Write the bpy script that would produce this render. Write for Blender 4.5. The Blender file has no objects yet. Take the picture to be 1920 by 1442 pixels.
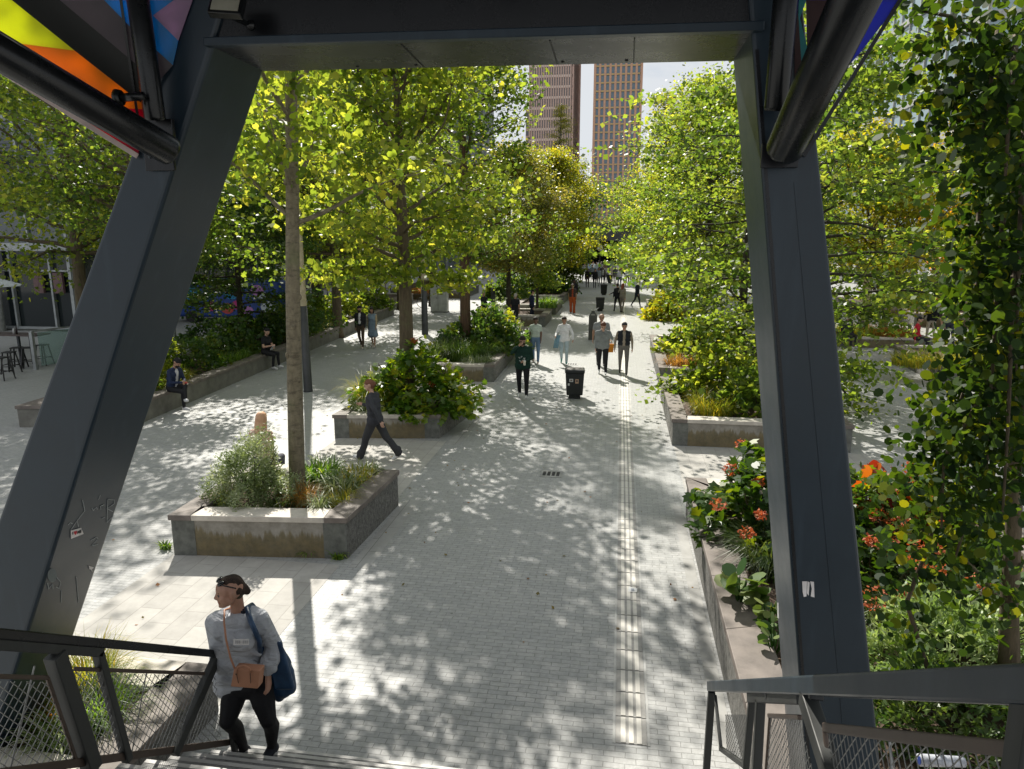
import bpy, math, random
import numpy as np
from mathutils import Vector, Matrix
R = math.radians
scene = bpy.context.scene
COL = scene.collection
rnd = random.Random(7)

# ------------------------------------------------------------------ camera
FPX, CX, CY, CAMH = 1330.0, 960.0, 721.0, 4.6
PITCH = math.atan((CY-445.0)/FPX)
YAW = math.atan((1166.0-CX)/FPX*math.cos(PITCH))
FW = Vector((-math.sin(YAW)*math.cos(PITCH), math.cos(YAW)*math.cos(PITCH), -math.sin(PITCH)))
RT = Vector((math.cos(YAW), math.sin(YAW), 0))
UP = RT.cross(FW)
CAM = Vector((0, 0, CAMH))
def ray(x, y): return FW + RT*((x-CX)/FPX) - UP*((y-CY)/FPX)
def G(x, y, z=0.0):                     # photo pixel -> point at height z
    d = ray(x, y); return CAM + d*((z-CAMH)/d.z)
def AY(x, y, Y):                        # photo pixel -> point at distance Y
    d = ray(x, y); return CAM + d*(Y/d.y)
def AX(x, y, X):
    d = ray(x, y); return CAM + d*(X/d.x)
cam_d = bpy.data.cameras.new("camera"); cam = bpy.data.objects.new("camera", cam_d); COL.objects.link(cam)
cam_d.sensor_width = 36; cam_d.lens = FPX/1920*36; cam_d.clip_start = .05; cam_d.clip_end = 3000
cam.matrix_world = Matrix((RT, UP, -FW)).transposed().to_4x4()
cam.location = CAM
scene.camera = cam

# ------------------------------------------------------------------ materials
MATS = {}
def newmat(name):
    m = bpy.data.materials.new(name); m.use_nodes = True
    nt = m.node_tree; b = nt.nodes['Principled BSDF']
    return m, nt, b
def mixcol(nt, a, b, fac, mode='MIX'):
    n = nt.nodes.new('ShaderNodeMix'); n.data_type = 'RGBA'; n.blend_type = mode
    for s, v in ((n.inputs['Factor'], fac), (n.inputs[6], a), (n.inputs[7], b)):
        if isinstance(v, bpy.types.NodeSocket): nt.links.new(v, s)
        elif isinstance(v, (int, float)): s.default_value = v
        else: s.default_value = (*v, 1) if len(v) == 3 else v
    return n.outputs[2]
def noise(nt, scale, detail=4, rough=.6, coord=None, vec_scale=None):
    n = nt.nodes.new('ShaderNodeTexNoise'); n.inputs['Scale'].default_value = scale
    n.inputs['Detail'].default_value = detail; n.inputs['Roughness'].default_value = rough
    if coord is None:
        tc = nt.nodes.new('ShaderNodeTexCoord'); coord = tc.outputs['Object']
    if vec_scale:
        mp = nt.nodes.new('ShaderNodeMapping'); mp.inputs['Scale'].default_value = vec_scale
        nt.links.new(coord, mp.inputs['Vector']); coord = mp.outputs['Vector']
    nt.links.new(coord, n.inputs['Vector'])
    return n.outputs['Fac']
def ramp(nt, fac, stops):
    n = nt.nodes.new('ShaderNodeValToRGB'); el = n.color_ramp.elements
    while len(el) < len(stops): el.new(.5)
    for e, (p, c) in zip(el, stops):
        e.position = p; e.color = (*c, 1) if len(c) == 3 else c
    nt.links.new(fac, n.inputs['Fac']); return n.outputs['Color']
def bump(nt, b, h, strength=.3, dist=.01):
    n = nt.nodes.new('ShaderNodeBump'); n.inputs['Strength'].default_value = strength
    n.inputs['Distance'].default_value = dist
    nt.links.new(h, n.inputs['Height']); nt.links.new(n.outputs['Normal'], b.inputs['Normal'])
def geopos(nt):
    return nt.nodes.new('ShaderNodeNewGeometry').outputs['Position']
def mat(name, col, rough=.6, metal=0, var=.25, scale=3.0, bmp=0, bscale=40, spec=.5):
    if name in MATS: return MATS[name]
    m, nt, b = newmat(name)
    f = noise(nt, scale, 5, .65)
    lo = tuple(c*(1-var) for c in col); hi = tuple(min(1, c*(1+var)) for c in col)
    nt.links.new(ramp(nt, f, [(.3, lo), (.7, hi)]), b.inputs['Base Color'])
    b.inputs['Roughness'].default_value = rough; b.inputs['Metallic'].default_value = metal
    b.inputs['Specular IOR Level'].default_value = spec
    if bmp: bump(nt, b, noise(nt, bscale, 4), bmp)
    MATS[name] = m; return m
def leafmat(name, cols, trans=.55, tcol=None, rough=.42):
    """leaf: glossy skin mixed with light coming through; colour runs over a per-leaf random value"""
    if name in MATS: return MATS[name]
    m, nt, b = newmat(name)
    at = nt.nodes.new('ShaderNodeAttribute'); at.attribute_name = 'lv'
    st = [(i/(len(cols)-1), c) for i, c in enumerate(cols)]
    c = ramp(nt, at.outputs['Fac'], st)
    nt.links.new(c, b.inputs['Base Color']); b.inputs['Roughness'].default_value = rough
    b.inputs['Specular IOR Level'].default_value = .5
    t = nt.nodes.new('ShaderNodeBsdfTranslucent')
    tc = tcol or (3.5, 3.05, 1.45)
    vm = nt.nodes.new('ShaderNodeVectorMath'); vm.operation = 'MULTIPLY'; vm.inputs[1].default_value = tc
    nt.links.new(c, vm.inputs[0]); nt.links.new(vm.outputs[0], t.inputs['Color'])
    mx = nt.nodes.new('ShaderNodeMixShader'); mx.inputs[0].default_value = trans
    out = nt.nodes['Material Output']
    nt.links.new(b.outputs[0], mx.inputs[1]); nt.links.new(t.outputs[0], mx.inputs[2]); nt.links.new(mx.outputs[0], out.inputs[0])
    MATS[name] = m; return m

def m_cobble():
    m, nt, b = newmat('cobble paving')
    p = geopos(nt)
    mp = nt.nodes.new('ShaderNodeMapping'); nt.links.new(p, mp.inputs['Vector'])
    wob = nt.nodes.new('ShaderNodeTexNoise'); wob.inputs['Scale'].default_value = 2.5; nt.links.new(p, wob.inputs['Vector'])
    av = nt.nodes.new('ShaderNodeVectorMath'); av.operation = 'MULTIPLY_ADD'; av.inputs[1].default_value = (.05, .035, 0)
    nt.links.new(wob.outputs['Color'], av.inputs[0]); nt.links.new(p, av.inputs[2])
    br = nt.nodes.new('ShaderNodeTexBrick'); nt.links.new(av.outputs[0], br.inputs['Vector'])
    br.inputs['Scale'].default_value = 1; br.inputs['Brick Width'].default_value = .2; br.inputs['Row Height'].default_value = .072
    br.inputs['Mortar Size'].default_value = .0042; br.inputs['Mortar Smooth'].default_value = .35
    br.inputs['Color1'].default_value = (.355, .36, .355, 1); br.inputs['Color2'].default_value = (.425, .425, .415, 1)
    br.inputs['Mortar'].default_value = (.21, .21, .2, 1); br.offset = .5
    big = noise(nt, .35, 5, .6, p)
    c = mixcol(nt, br.outputs['Color'], (.32, .325, .32), ramp(nt, big, [(.35, (0, 0, 0)), (.75, (.55, .55, .55))]))
    fine = noise(nt, 14, 5, .7, p)
    c = mixcol(nt, c, ramp(nt, fine, [(.3, (.72, .72, .71)), (.7, (1.12, 1.12, 1.12))]), .8, 'MULTIPLY')
    vo = nt.nodes.new('ShaderNodeTexVoronoi'); vo.inputs['Scale'].default_value = 2.6; nt.links.new(p, vo.inputs['Vector'])
    c = mixcol(nt, c, (.13, .13, .125), ramp(nt, vo.outputs['Distance'], [(.035, (.7, .7, .7)), (.05, (0, 0, 0))]))
    st_ = noise(nt, 1.1, 7, .75, p, (1, .55, 1))
    c = mixcol(nt, c, (.21, .205, .19), ramp(nt, st_, [(.58, (0, 0, 0)), (.72, (.6, .6, .6))]))
    nt.links.new(c, b.inputs['Base Color']); b.inputs['Roughness'].default_value = .5
    b.inputs['Specular IOR Level'].default_value = .3
    ad = nt.nodes.new('ShaderNodeMath'); ad.operation = 'MULTIPLY_ADD'; ad.inputs[1].default_value = -1.2
    nt.links.new(br.outputs['Fac'], ad.inputs[0]); nt.links.new(noise(nt, 11, 4, .6, p), ad.inputs[2])
    bump(nt, b, ad.outputs[0], .42, .012)
    return m
def m_slab(name, c1, c2, w, h, mortar=(.2, .19, .18), rot=0, ms=.006):
    m, nt, b = newmat(name); p = geopos(nt)
    mp = nt.nodes.new('ShaderNodeMapping'); mp.inputs['Rotation'].default_value = (0, 0, rot); nt.links.new(p, mp.inputs['Vector'])
    br = nt.nodes.new('ShaderNodeTexBrick'); nt.links.new(mp.outputs[0], br.inputs['Vector'])
    br.inputs['Scale'].default_value = 1; br.inputs['Brick Width'].default_value = w; br.inputs['Row Height'].default_value = h
    br.inputs['Mortar Size'].default_value = ms; br.inputs['Color1'].default_value = (*c1, 1); br.inputs['Color2'].default_value = (*c2, 1)
    br.inputs['Mortar'].default_value = (*mortar, 1)
    c = mixcol(nt, br.outputs['Color'], ramp(nt, noise(nt, 4, 6, .7, p), [(.3, (.8, .79, .77)), (.7, (1.08, 1.07, 1.05))]), .8, 'MULTIPLY')
    nt.links.new(c, b.inputs['Base Color']); b.inputs['Roughness'].default_value = .75; b.inputs['Specular IOR Level'].default_value = .2
    bump(nt, b, br.outputs['Fac'], -.3, .006)
    return m
def m_steel(name, col, rough=.36):
    if name in MATS: return MATS[name]
    m, nt, b = newmat(name); p = geopos(nt)
    n1 = noise(nt, 2.6, 7, .75, p); n2 = noise(nt, 1.2, 4, .6, p, (7, 7, .8))
    c = mixcol(nt, tuple(x*.7 for x in col), tuple(x*1.35 for x in col), n1)
    c = mixcol(nt, c, tuple(min(1, x*1.7+.01) for x in col), ramp(nt, n2, [(.55, (0, 0, 0)), (.8, (.6, .6, .6))]))
    nt.links.new(c, b.inputs['Base Color'])
    rr = nt.nodes.new('ShaderNodeMapRange'); rr.inputs['To Min'].default_value = rough-.16; rr.inputs['To Max'].default_value = rough+.12
    nt.links.new(n1, rr.inputs['Value']); nt.links.new(rr.outputs[0], b.inputs['Roughness'])
    b.inputs['Metallic'].default_value = 0; b.inputs['Specular IOR Level'].default_value = .38
    bump(nt, b, noise(nt, 60, 3, .5, p), .04, .003)
    MATS[name] = m; return m
def m_planterwall():
    m, nt, b = newmat('stained pale concrete')
    tc = nt.nodes.new('ShaderNodeTexCoord'); o = tc.outputs['Object']
    base = ramp(nt, noise(nt, 5, 6, .7, o), [(.3, (.18, .165, .135)), (.7, (.34, .32, .28))])
    sx = nt.nodes.new('ShaderNodeSeparateXYZ'); nt.links.new(o, sx.inputs[0])
    # moss tide mark with its own ragged outline
    wv = noise(nt, 1, 4, .7, o, (11, 11, .5))
    a = nt.nodes.new('ShaderNodeMath'); a.operation = 'MULTIPLY_ADD'; a.inputs[1].default_value = -.5; nt.links.new(wv, a.inputs[0]); nt.links.new(sx.outputs['Z'], a.inputs[2])
    f = ramp(nt, a.outputs[0], [(0.0, (1, 1, 1)), (.09, (.9, .9, .9)), (.15, (0, 0, 0))])
    moss = ramp(nt, noise(nt, 9, 5, .7, o), [(.3, (.075, .06, .02)), (.7, (.17, .125, .045))])
    c = mixcol(nt, base, moss, mixcol(nt, (0, 0, 0), f, .8))
    nt.links.new(c, b.inputs['Base Color']); b.inputs['Roughness'].default_value = .85
    bump(nt, b, noise(nt, 30, 5, .6, o), .25, .01)
    return m
def m_roughstone():
    m, nt, b = newmat('rough hewn stone')
    tc = nt.nodes.new('ShaderNodeTexCoord'); o = tc.outputs['Object']
    h = noise(nt, 20, 6, .8, o, (1, 1, .6))
    nt.links.new(ramp(nt, h, [(.36, (.09, .09, .08)), (.5, (.19, .185, .17)), (.68, (.30, .29, .27))]), b.inputs['Base Color'])
    b.inputs['Roughness'].default_value = .9; bump(nt, b, h, 1.0, .06)
    return m
def m_bark(name, lo, hi, vs=(6, 6, 1.2), rings=0):
    if name in MATS: return MATS[name]
    m, nt, b = newmat(name)
    tc = nt.nodes.new('ShaderNodeTexCoord'); o = tc.outputs['Object']
    h = noise(nt, 3, 6, .7, o, vs)
    c = ramp(nt, h, [(.3, lo), (.7, hi)])
    if rings:
        h2 = noise(nt, 3, 6, .75, o, (1.6, 1.6, 7))
        c = mixcol(nt, c, tuple(x*.55 for x in lo), ramp(nt, h2, [(.50, (0, 0, 0)), (.66, (.85, .85, .85))]))
    pt = noise(nt, 2.3, 3, .5, o)
    c = mixcol(nt, c, (.13, .15, .06), ramp(nt, pt, [(.55, (0, 0, 0)), (.75, (.5, .5, .5))]))
    nt.links.new(c, b.inputs['Base Color']); b.inputs['Roughness'].default_value = .9
    bump(nt, b, h, .9, .03); MATS[name] = m; return m
def m_glass(name, col=(.03, .045, .05), rough=.05, spec=.9):
    if name in MATS: return MATS[name]
    m, nt, b = newmat(name); b.inputs['Base Color'].default_value = (*col, 1); b.inputs['Roughness'].default_value = rough
    b.inputs['Specular IOR Level'].default_value = spec; MATS[name] = m; return m
def m_print(name, col):
    if name in MATS: return MATS[name]
    m, nt, b = newmat(name); b.inputs['Roughness'].default_value = .25
    p = geopos(nt)
    c = mixcol(nt, tuple(x*.85 for x in col), tuple(min(1, x*1.1) for x in col), noise(nt, 9, 6, .7, p))
    nt.links.new(c, b.inputs['Base Color'])
    t = nt.nodes.new('ShaderNodeBsdfTranslucent'); nt.links.new(c, t.inputs['Color'])
    mx = nt.nodes.new('ShaderNodeMixShader'); mx.inputs[0].default_value = .6
    nt.links.new(b.outputs[0], mx.inputs[1]); nt.links.new(t.outputs[0], mx.inputs[2])
    nt.links.new(mx.outputs[0], nt.nodes['Material Output'].inputs[0]); MATS[name] = m; return m

# ------------------------------------------------------------------ object helpers
def tag(o, label=None, cat=None, group=None, kind=None):
    if label: o['label'] = label
    if cat: o['category'] = cat
    if group: o['group'] = group
    if kind: o['kind'] = kind
    return o
def thing(name, label, cat, loc=(0, 0, 0), rz=0, group=None):
    o = bpy.data.objects.new(name, None); COL.objects.link(o); o.location = loc; o.rotation_euler = (0, 0, rz)
    o.empty_display_size = .2
    return tag(o, label, cat, group)
def offs(o):
    v = Vector((0, 0, 0))
    while o is not None: v += o.location; o = o.parent
    return v
def copy_thing(root, loc, rz=0, sc=1, label=None):
    r = root.copy(); COL.objects.link(r); r.location = loc; r.rotation_euler = (0, 0, rz)
    s = sc if isinstance(sc, (tuple, list)) else (sc,)*3
    r.scale = s
    if label: r['label'] = label
    for ch in root.children:
        c = ch.copy(); COL.objects.link(c); c.parent = r
        for g in ch.children:
            d = g.copy(); COL.objects.link(d); d.parent = c
    return r
class MB:
    def __init__(s): s.v = []; s.f = []; s.m = []
    def add(s, vs, fs, mi=0):
        b = len(s.v); s.v += [tuple(v) for v in vs]; s.f += [tuple(i+b for i in f) for f in fs]; s.m += [mi]*len(fs)
        return s
    def box(s, c, d, mi=0, rot=None):
        hx, hy, hz = d[0]/2, d[1]/2, d[2]/2
        vs = [Vector((x*hx, y*hy, z*hz)) for z in (-1, 1) for y in (-1, 1) for x in (-1, 1)]
        if rot is not None: vs = [rot @ v for v in vs]
        vs = [v+Vector(c) for v in vs]
        return s.add(vs, [(0, 2, 3, 1), (4, 5, 7, 6), (0, 1, 5, 4), (2, 6, 7, 3), (0, 4, 6, 2), (1, 3, 7, 5)], mi)
    def b2(s, x0, x1, y0, y1, z0, z1, mi=0): return s.box(((x0+x1)/2, (y0+y1)/2, (z0+z1)/2), (x1-x0, y1-y0, z1-z0), mi)
    def bar(s, a, b, w, h=None, mi=0, up=(0, 0, 1)):
        a, b = Vector(a), Vector(b); h = h or w; d = (b-a); L = d.length; d.normalize()
        x = d.cross(Vector(up))
        if x.length < 1e-4: x = d.cross(Vector((0, 1, 0)))
        x.normalize(); z = x.cross(d)
        return s.box((a+b)/2, (w, L, h), mi, Matrix((x, d, z)).transposed())
    def tube(s, pts, rad, n=8, mi=0, cap=True):
        pts = [Vector(p) for p in pts]; k = len(pts)
        if not hasattr(rad, '__len__'): rad = [rad]*k
        vs = []; ref = Vector((.13, .97, .2))
        for i, p in enumerate(pts):
            d = (pts[min(i+1, k-1)]-pts[max(i-1, 0)]).normalized()
            u = d.cross(ref)
            if u.length < .15: u = d.cross(Vector((1, 0, 0)))
            u.normalize(); w = d.cross(u)
            for j in range(n):
                a = 2*math.pi*j/n; vs.append(p+(u*math.cos(a)+w*math.sin(a))*rad[i])
        fs = [(i*n+j, i*n+(j+1) % n, (i+1)*n+(j+1) % n, (i+1)*n+j) for i in range(k-1) for j in range(n)]
        if cap: fs += [tuple(range(n))[::-1], tuple((k-1)*n+j for j in range(n))]
        return s.add(vs, fs, mi)
    def ell(s, c, r, n=12, m=8, mi=0, rot=None):
        vs = []; fs = []; c = Vector(c)
        if not hasattr(r, '__len__'): r = (r, r, r)
        for i in range(m+1):
            t = math.pi*i/m
            for j in range(n):
                a = 2*math.pi*j/n; v = Vector((r[0]*math.sin(t)*math.cos(a), r[1]*math.sin(t)*math.sin(a), r[2]*math.cos(t)))
                vs.append((rot @ v if rot else v)+c)
        for i in range(m):
            for j in range(n): fs.append((i*n+j, (i+1)*n+j, (i+1)*n+(j+1) % n, i*n+(j+1) % n))
        return s.add(vs, fs, mi)
    def prism(s, poly, vec, mi=0):
        k = len(poly); vec = Vector(vec); vs = [Vector(p) for p in poly]+[Vector(p)+vec for p in poly]
        fs = [tuple(range(k))[::-1], tuple(range(k, 2*k))]+[(i, (i+1) % k, k+(i+1) % k, k+i) for i in range(k)]
        return s.add(vs, fs, mi)
    def build(s, name, mats, parent=None, smooth=False, bevel=0, seg=2):
        o0 = offs(parent) if parent else Vector((0, 0, 0))
        me = bpy.data.meshes.new(name); me.from_pydata([tuple(Vector(v)-o0) for v in s.v], [], s.f)
        for m in (mats if isinstance(mats, (list, tuple)) else [mats]): me.materials.append(m)
        me.polygons.foreach_set('material_index', s.m)
        if smooth: me.polygons.foreach_set('use_smooth', [True]*len(me.polygons))
        me.validate(); me.update()
        o = bpy.data.objects.new(name, me); COL.objects.link(o)
        if parent: o.parent = parent
        if bevel:
            bv = o.modifiers.new('bevel', 'BEVEL'); bv.width = bevel; bv.segments = seg; bv.limit_method = 'ANGLE'; bv.angle_limit = R(40)
        return o
def npmesh(name, V, K, mats, parent=None, lv=None, mi=None):
    """V: (n*K,3) vertices, every K of them one face"""
    n = len(V)//K
    if parent is not None: V = V-np.array(offs(parent))
    me = bpy.data.meshes.new(name)
    me.vertices.add(n*K); me.vertices.foreach_set('co', np.ascontiguousarray(V, np.float32).ravel())
    me.loops.add(n*K); me.loops.foreach_set('vertex_index', np.arange(n*K, dtype=np.int32))
    me.polygons.add(n); me.polygons.foreach_set('loop_start', np.arange(0, n*K, K, dtype=np.int32))
    try: me.polygons.foreach_set('loop_total', np.full(n, K, np.int32))
    except Exception: pass
    for m in (mats if isinstance(mats, (list, tuple)) else [mats]): me.materials.append(m)
    if mi is not None: me.polygons.foreach_set('material_index', np.asarray(mi, np.int32))
    a = me.attributes.new('lv', 'FLOAT', 'FACE'); a.data.foreach_set('value', np.asarray(lv if lv is not None else np.zeros(n), np.float32))
    me.update()
    o = bpy.data.objects.new(name, me); COL.objects.link(o)
    if parent is not None: o.parent = parent
    return o
def unit(a): return a/np.maximum(np.linalg.norm(a, axis=1, keepdims=True), 1e-6)
KITE = np.array([(0, 0, 0), (.42, .5, -.07), (1, 0, -.1), (.42, -.5, -.07)], float)
ROUND = np.array([(0, 0, 0), (.14, .36, -.03), (.5, .5, -.05), (.86, .33, -.07), (1.02, 0, -.1), (.86, -.33, -.07), (.5, -.5, -.05), (.14, -.36, -.03)], float)
NARROW = np.array([(0, 0, 0), (.4, .16, -.03), (1, 0, -.12), (.4, -.16, -.03)], float)
MAPLE = np.array([(0, 0, 0), (.16, .38, -.05), (.42, .56, -.12), (.52, .3, -.03), (.86, .3, -.1), (1, 0, -.14), (.86, -.3, -.1), (.52, -.3, -.03), (.42, -.56, -.12), (.16, -.38, -.05)], float)
LOBED = np.array([(0, 0, 0), (.05, .3, -.02), (.3, .52, -.12), (.38, .3, -.02), (.68, .46, -.16), (.7, .22, -.06), (1.02, 0, -.2),
                  (.7, -.22, -.06), (.68, -.46, -.16), (.38, -.3, -.02), (.3, -.52, -.12), (.05, -.3, -.02)], float)
def leafcloud(P, size, rng, shape=KITE, up=.55, droop=.25, svar=.45, adir=None, amt=0):
    n = len(P); K = len(shape)
    a = rng.normal(size=(n, 3)); a[:, 2] = a[:, 2]*.55-droop
    if adir is not None: a = unit(a)*(1-amt)+unit(adir)*amt
    a = unit(a)
    nn = rng.normal(size=(n, 3))*(1-up); nn[:, 2] += up+.05
    nn = unit(nn-a*np.sum(nn*a, 1, keepdims=True)); b = np.cross(nn, a)
    L = size*(1+rng.uniform(-svar, svar, n))
    S = shape[None]*L[:, None, None]
    V = P[:, None, :]+S[:, :, 0:1]*a[:, None]+S[:, :, 1:2]*b[:, None]+S[:, :, 2:3]*nn[:, None]
    return V.reshape(-1, 3), K
def bladecloud(P, length, width, rng, spread=.5, n_seg=3, curl=1.0, dirs=None):
    """grass blades: tapering strips that arch over; returned as quads"""
    n = len(P); az = rng.uniform(0, 2*math.pi, n); L = length*rng.uniform(.6, 1.15, n)
    h = np.stack([np.cos(az), np.sin(az), np.zeros(n)], 1) if dirs is None else dirs
    s = np.stack([-h[:, 1], h[:, 0], np.zeros(n)], 1)
    sp = spread*rng.uniform(.3, 1.4, n); out = []
    pts = []
    for k in range(n_seg+1):
        t = k/n_seg
        ang = sp*(t*.5)+curl*sp*t*t
        pts.append(P+h*(np.sin(ang)*L*t)[:, None]+np.array([0, 0, 1.])*(np.cos(ang)*L*t)[:, None])
    for k in range(n_seg):
        w0 = width*(1-(k/n_seg)**2)*.5; w1 = width*(1-((k+1)/n_seg)**2)*.5+width*.02
        q = np.stack([pts[k]-s*w0, pts[k]+s*w0, pts[k+1]+s*w1, pts[k+1]-s*w1], 1); out.append(q)
    V = np.concatenate(out, 0).reshape(-1, 3)
    return V, 4, np.tile(np.arange(n), n_seg)
# ------------------------------------------------------------------ light
SUN_AZ, SUN_EL = math.atan2(-.41, .912), R(44)
sv = Vector((math.sin(SUN_AZ)*math.cos(SUN_EL), math.cos(SUN_AZ)*math.cos(SUN_EL), math.sin(SUN_EL)))
sl = bpy.data.lights.new('sun', 'SUN'); sl.energy = 5.0; sl.angle = R(.6); sl.color = (1, .95, .86)
so = bpy.data.objects.new('sun', sl); COL.objects.link(so); so.rotation_mode = 'QUATERNION'; so.rotation_quaternion = sv.to_track_quat('Z', 'Y'); so.location = (-20, 40, 60)
w = bpy.data.worlds.new("World"); scene.world = w; w.use_nodes = True; nt = w.node_tree
bg = nt.nodes['Background']; sky = nt.nodes.new('ShaderNodeTexSky'); sky.sky_type = 'NISHITA'; sky.sun_disc = False
sky.sun_elevation = SUN_EL; sky.sun_rotation = SUN_AZ; sky.air_density = 1.0; sky.dust_density = 1.2; sky.ozone_density = 1.2
tc = nt.nodes.new('ShaderNodeTexCoord')
cn = nt.nodes.new('ShaderNodeTexNoise'); cn.inputs['Scale'].default_value = 3.2; cn.inputs['Detail'].default_value = 7; cn.inputs['Roughness'].default_value = .58
mp = nt.nodes.new('ShaderNodeMapping'); mp.inputs['Scale'].default_value = (1, 1, 1.9); mp.inputs['Location'].default_value = (.4, .2, .1)
nt.links.new(tc.outputs['Generated'], mp.inputs[0]); nt.links.new(mp.outputs[0], cn.inputs['Vector'])
cf = ramp(nt, cn.outputs['Fac'], [(.25, (0, 0, 0)), (.42, (1, 1, 1))])
nt.links.new(mixcol(nt, sky.outputs[0], (9.3, 9.7, 10.2), cf), bg.inputs['Color'])
bg.inputs['Strength'].default_value = .05
scene.view_settings.view_transform = 'Standard'; scene.view_settings.look = 'None'; scene.view_settings.exposure = .7; scene.view_settings.gamma = 1
cy = scene.cycles; cy.max_bounces = 7; cy.diffuse_bounces = 3; cy.glossy_bounces = 3; cy.transmission_bounces = 5; cy.transparent_max_bounces = 6
cy.caustics_reflective = False; cy.caustics_refractive = False; cy.sample_clamp_indirect = 6; cy.use_denoising = True

# ------------------------------------------------------------------ ground
MC = m_cobble()
MB().add([(-900, -60, 0), (900, -60, 0), (900, 1500, 0), (-900, 1500, 0)], [(0, 1, 2, 3)]).build('ground', MC)['kind'] = 'structure'
MS = m_slab('pale paving slabs', (.375, .365, .345), (.43, .42, .395), .62, .31, (.3, .29, .27), R(90))
sb = MB()
for y0, y1 in ((5.75, 8.95), (11.3, 15.3), (18.1, 22.15)): sb.b2(-6.42, -3.85, y0, y1, -.05, .004)
for y0, y1 in ((11.65, 15.7), (20.85, 22.2)): sb.b2(1.3, 5.4, y0, y1, -.05, .004)
sb.build('path', MS)['kind'] = 'structure'
MK = m_slab('granite kerb course', (.33, .33, .32), (.38, .38, .37), .9, .3, (.16, .16, .15), R(90), .004)
kb = MB()
for x0, x1, y0, y1 in ((-3.70, -3.40, 8.9, 11.6), (-3.80, -3.48, 15.1, 18.4), (-3.92, -3.65, 21.9, 30.5), (1.02, 1.17, 5.9, 12)): kb.b2(x0, x1, y0, y1, -.05, .003)
kb.build('kerb', MK)['kind'] = 'structure'
# tactile strip: tiles with three raised ribs
tb = MB()
X0, X1 = .085, .375; yy = 5.85; i = 0
while yy < 60:
    L = .385
    tb.b2(X0, X1, yy+.006, yy+L-.006, -.05, .006, 0)
    for k in range(3):
        xc = X0+.07+k*.075; tb.b2(xc-.023, xc+.023, yy+.012, yy+L-.012, .006, .012, 1)
    yy += L; i += 1
tb.b2(X0-.028, X0-.004, 5.85, 60, -.05, .005, 2); tb.b2(X1+.004, X1+.028, 5.85, 60, -.05, .005, 2)
tb.build('road_markings', [mat('tactile tile grey', (.33, .32, .30), .7), mat('tactile rib', (.60, .575, .52), .6, var=.15), mat('strip edge', (.40, .40, .385), .7)])['kind'] = 'structure'
# drain covers
def drain(px, py, label):
    p = G(px, py); t = thing('drain_cover', label, 'drain cover', p, 0, 'drain covers in the paving')
    MB().b2(p.x-.22, p.x+.22, p.y-.2, p.y+.2, 0, .008).build('frame', mat('drain steel', (.3, .3, .29), .5, .3), t)
    g = MB()
    for k in range(4): g.b2(p.x-.17+k*.09, p.x-.11+k*.09, p.y-.12, p.y+.12, .008, .011)
    g.build('grate', mat('dark slot', (.03, .03, .03), .8), t)
drain(1034, 889, 'slotted drain cover in the paving in front of the woman walking left')
drain(1073, 683, 'small slotted drain cover behind the nearest litter bin')
# paper litter on the strip
p = G(1186, 1108); me = MB().add([(p.x-.06, p.y-.05, .014), (p.x+.055, p.y-.06, .02), (p.x+.065, p.y+.05, .014), (p.x-.05, p.y+.06, .03)], [(0, 1, 2, 3)])
me.prism([(p.x-.02, p.y-.03, .022), (p.x+.02, p.y-.03, .022), (p.x+.02, p.y+.02, .024), (p.x-.02, p.y+.02, .024)], (0, 0, .002), 1)
tag(me.build('paper_scrap', [mat('paper white', (.75, .75, .74), .7), mat('paper print', (.35, .38, .42), .7)]), 'white scrap of printed paper lying on the ribbed tactile strip', 'litter')

# ------------------------------------------------------------------ portal frame
ST = m_steel('blue grey painted steel', (.014, .025, .036))
STD = m_steel('dark painted steel', (.004, .0045, .006), .3)
YF, YB = 4.3, 4.95
pf = thing('portal_frame', 'dark blue grey steel portal of two leaning legs and a crossbeam over the stairs', 'portal frame', (-1, 4.6, 0))
def leg(xin, xout, z0, z1):
    m = MB(); zs = [z0, 1.2, 2.6, 4.0, z1]
    vs = []
    for z in zs: vs += [(xin(z), YF, z), (xout(z), YF, z), (xout(z), YB, z), (xin(z), YB, z)]
    fs = [(0, 1, 2, 3), (16, 17, 18, 19)]
    for i in range(4):
        for j in range(4): fs.append((i*4+j, i*4+(j+1) % 4, (i+1)*4+(j+1) % 4, (i+1)*4+j))
    m.add(vs, fs); return m
LXI = lambda z: -2.48-(5.76-z)*.465
LXO = lambda z: -3.13-(5.08-z)*.54
RXI = lambda z: .66+(5.69-z)*.143
RXO = lambda z: 1.04+(5.16-z)*.184
lg = leg(LXI, LXO, 0, 7.2).build('leg', ST, pf, bevel=.028, seg=3)
rg = leg(RXI, RXO, 0, 7.2).build('leg', ST, pf, bevel=.022, seg=3)
sm = MB()
sm.bar(((RXI(4.9)*.45+RXO(4.9)*.55), YF-.001, 4.9), ((RXI(.6)*.45+RXO(.6)*.55), YF-.001, .6), .012, .006, up=(0, 1, 0))
sm.build('weld_seam', ST, rg)
gv = MB(); gv.bar((RXI(5.6)+.022, YF-.001, 5.6), (RXI(.3)+.022, YF-.001, .3), .018, .004, up=(0, 1, 0)); gv.build('groove', STD, rg)
bm = MB()
zl = lambda x: 5.73-(x+2.47)*.0128
xl, xr = -2.51, .70
bm.add([(xl, YF+.03, zl(xl)), (xr, YF+.03, zl(xr)), (xr, YB, zl(xr)), (xl, YB, zl(xl)), (xl, YF+.03, 7.2), (xr, YF+.03, 7.2), (xr, YB, 7.2), (xl, YB, 7.2)],
       [(0, 3, 2, 1), (4, 5, 6, 7), (0, 1, 5, 4), (1, 2, 6, 5), (2, 3, 7, 6), (3, 0, 4, 7)])
be = bm.build('beam', STD, pf)
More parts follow.
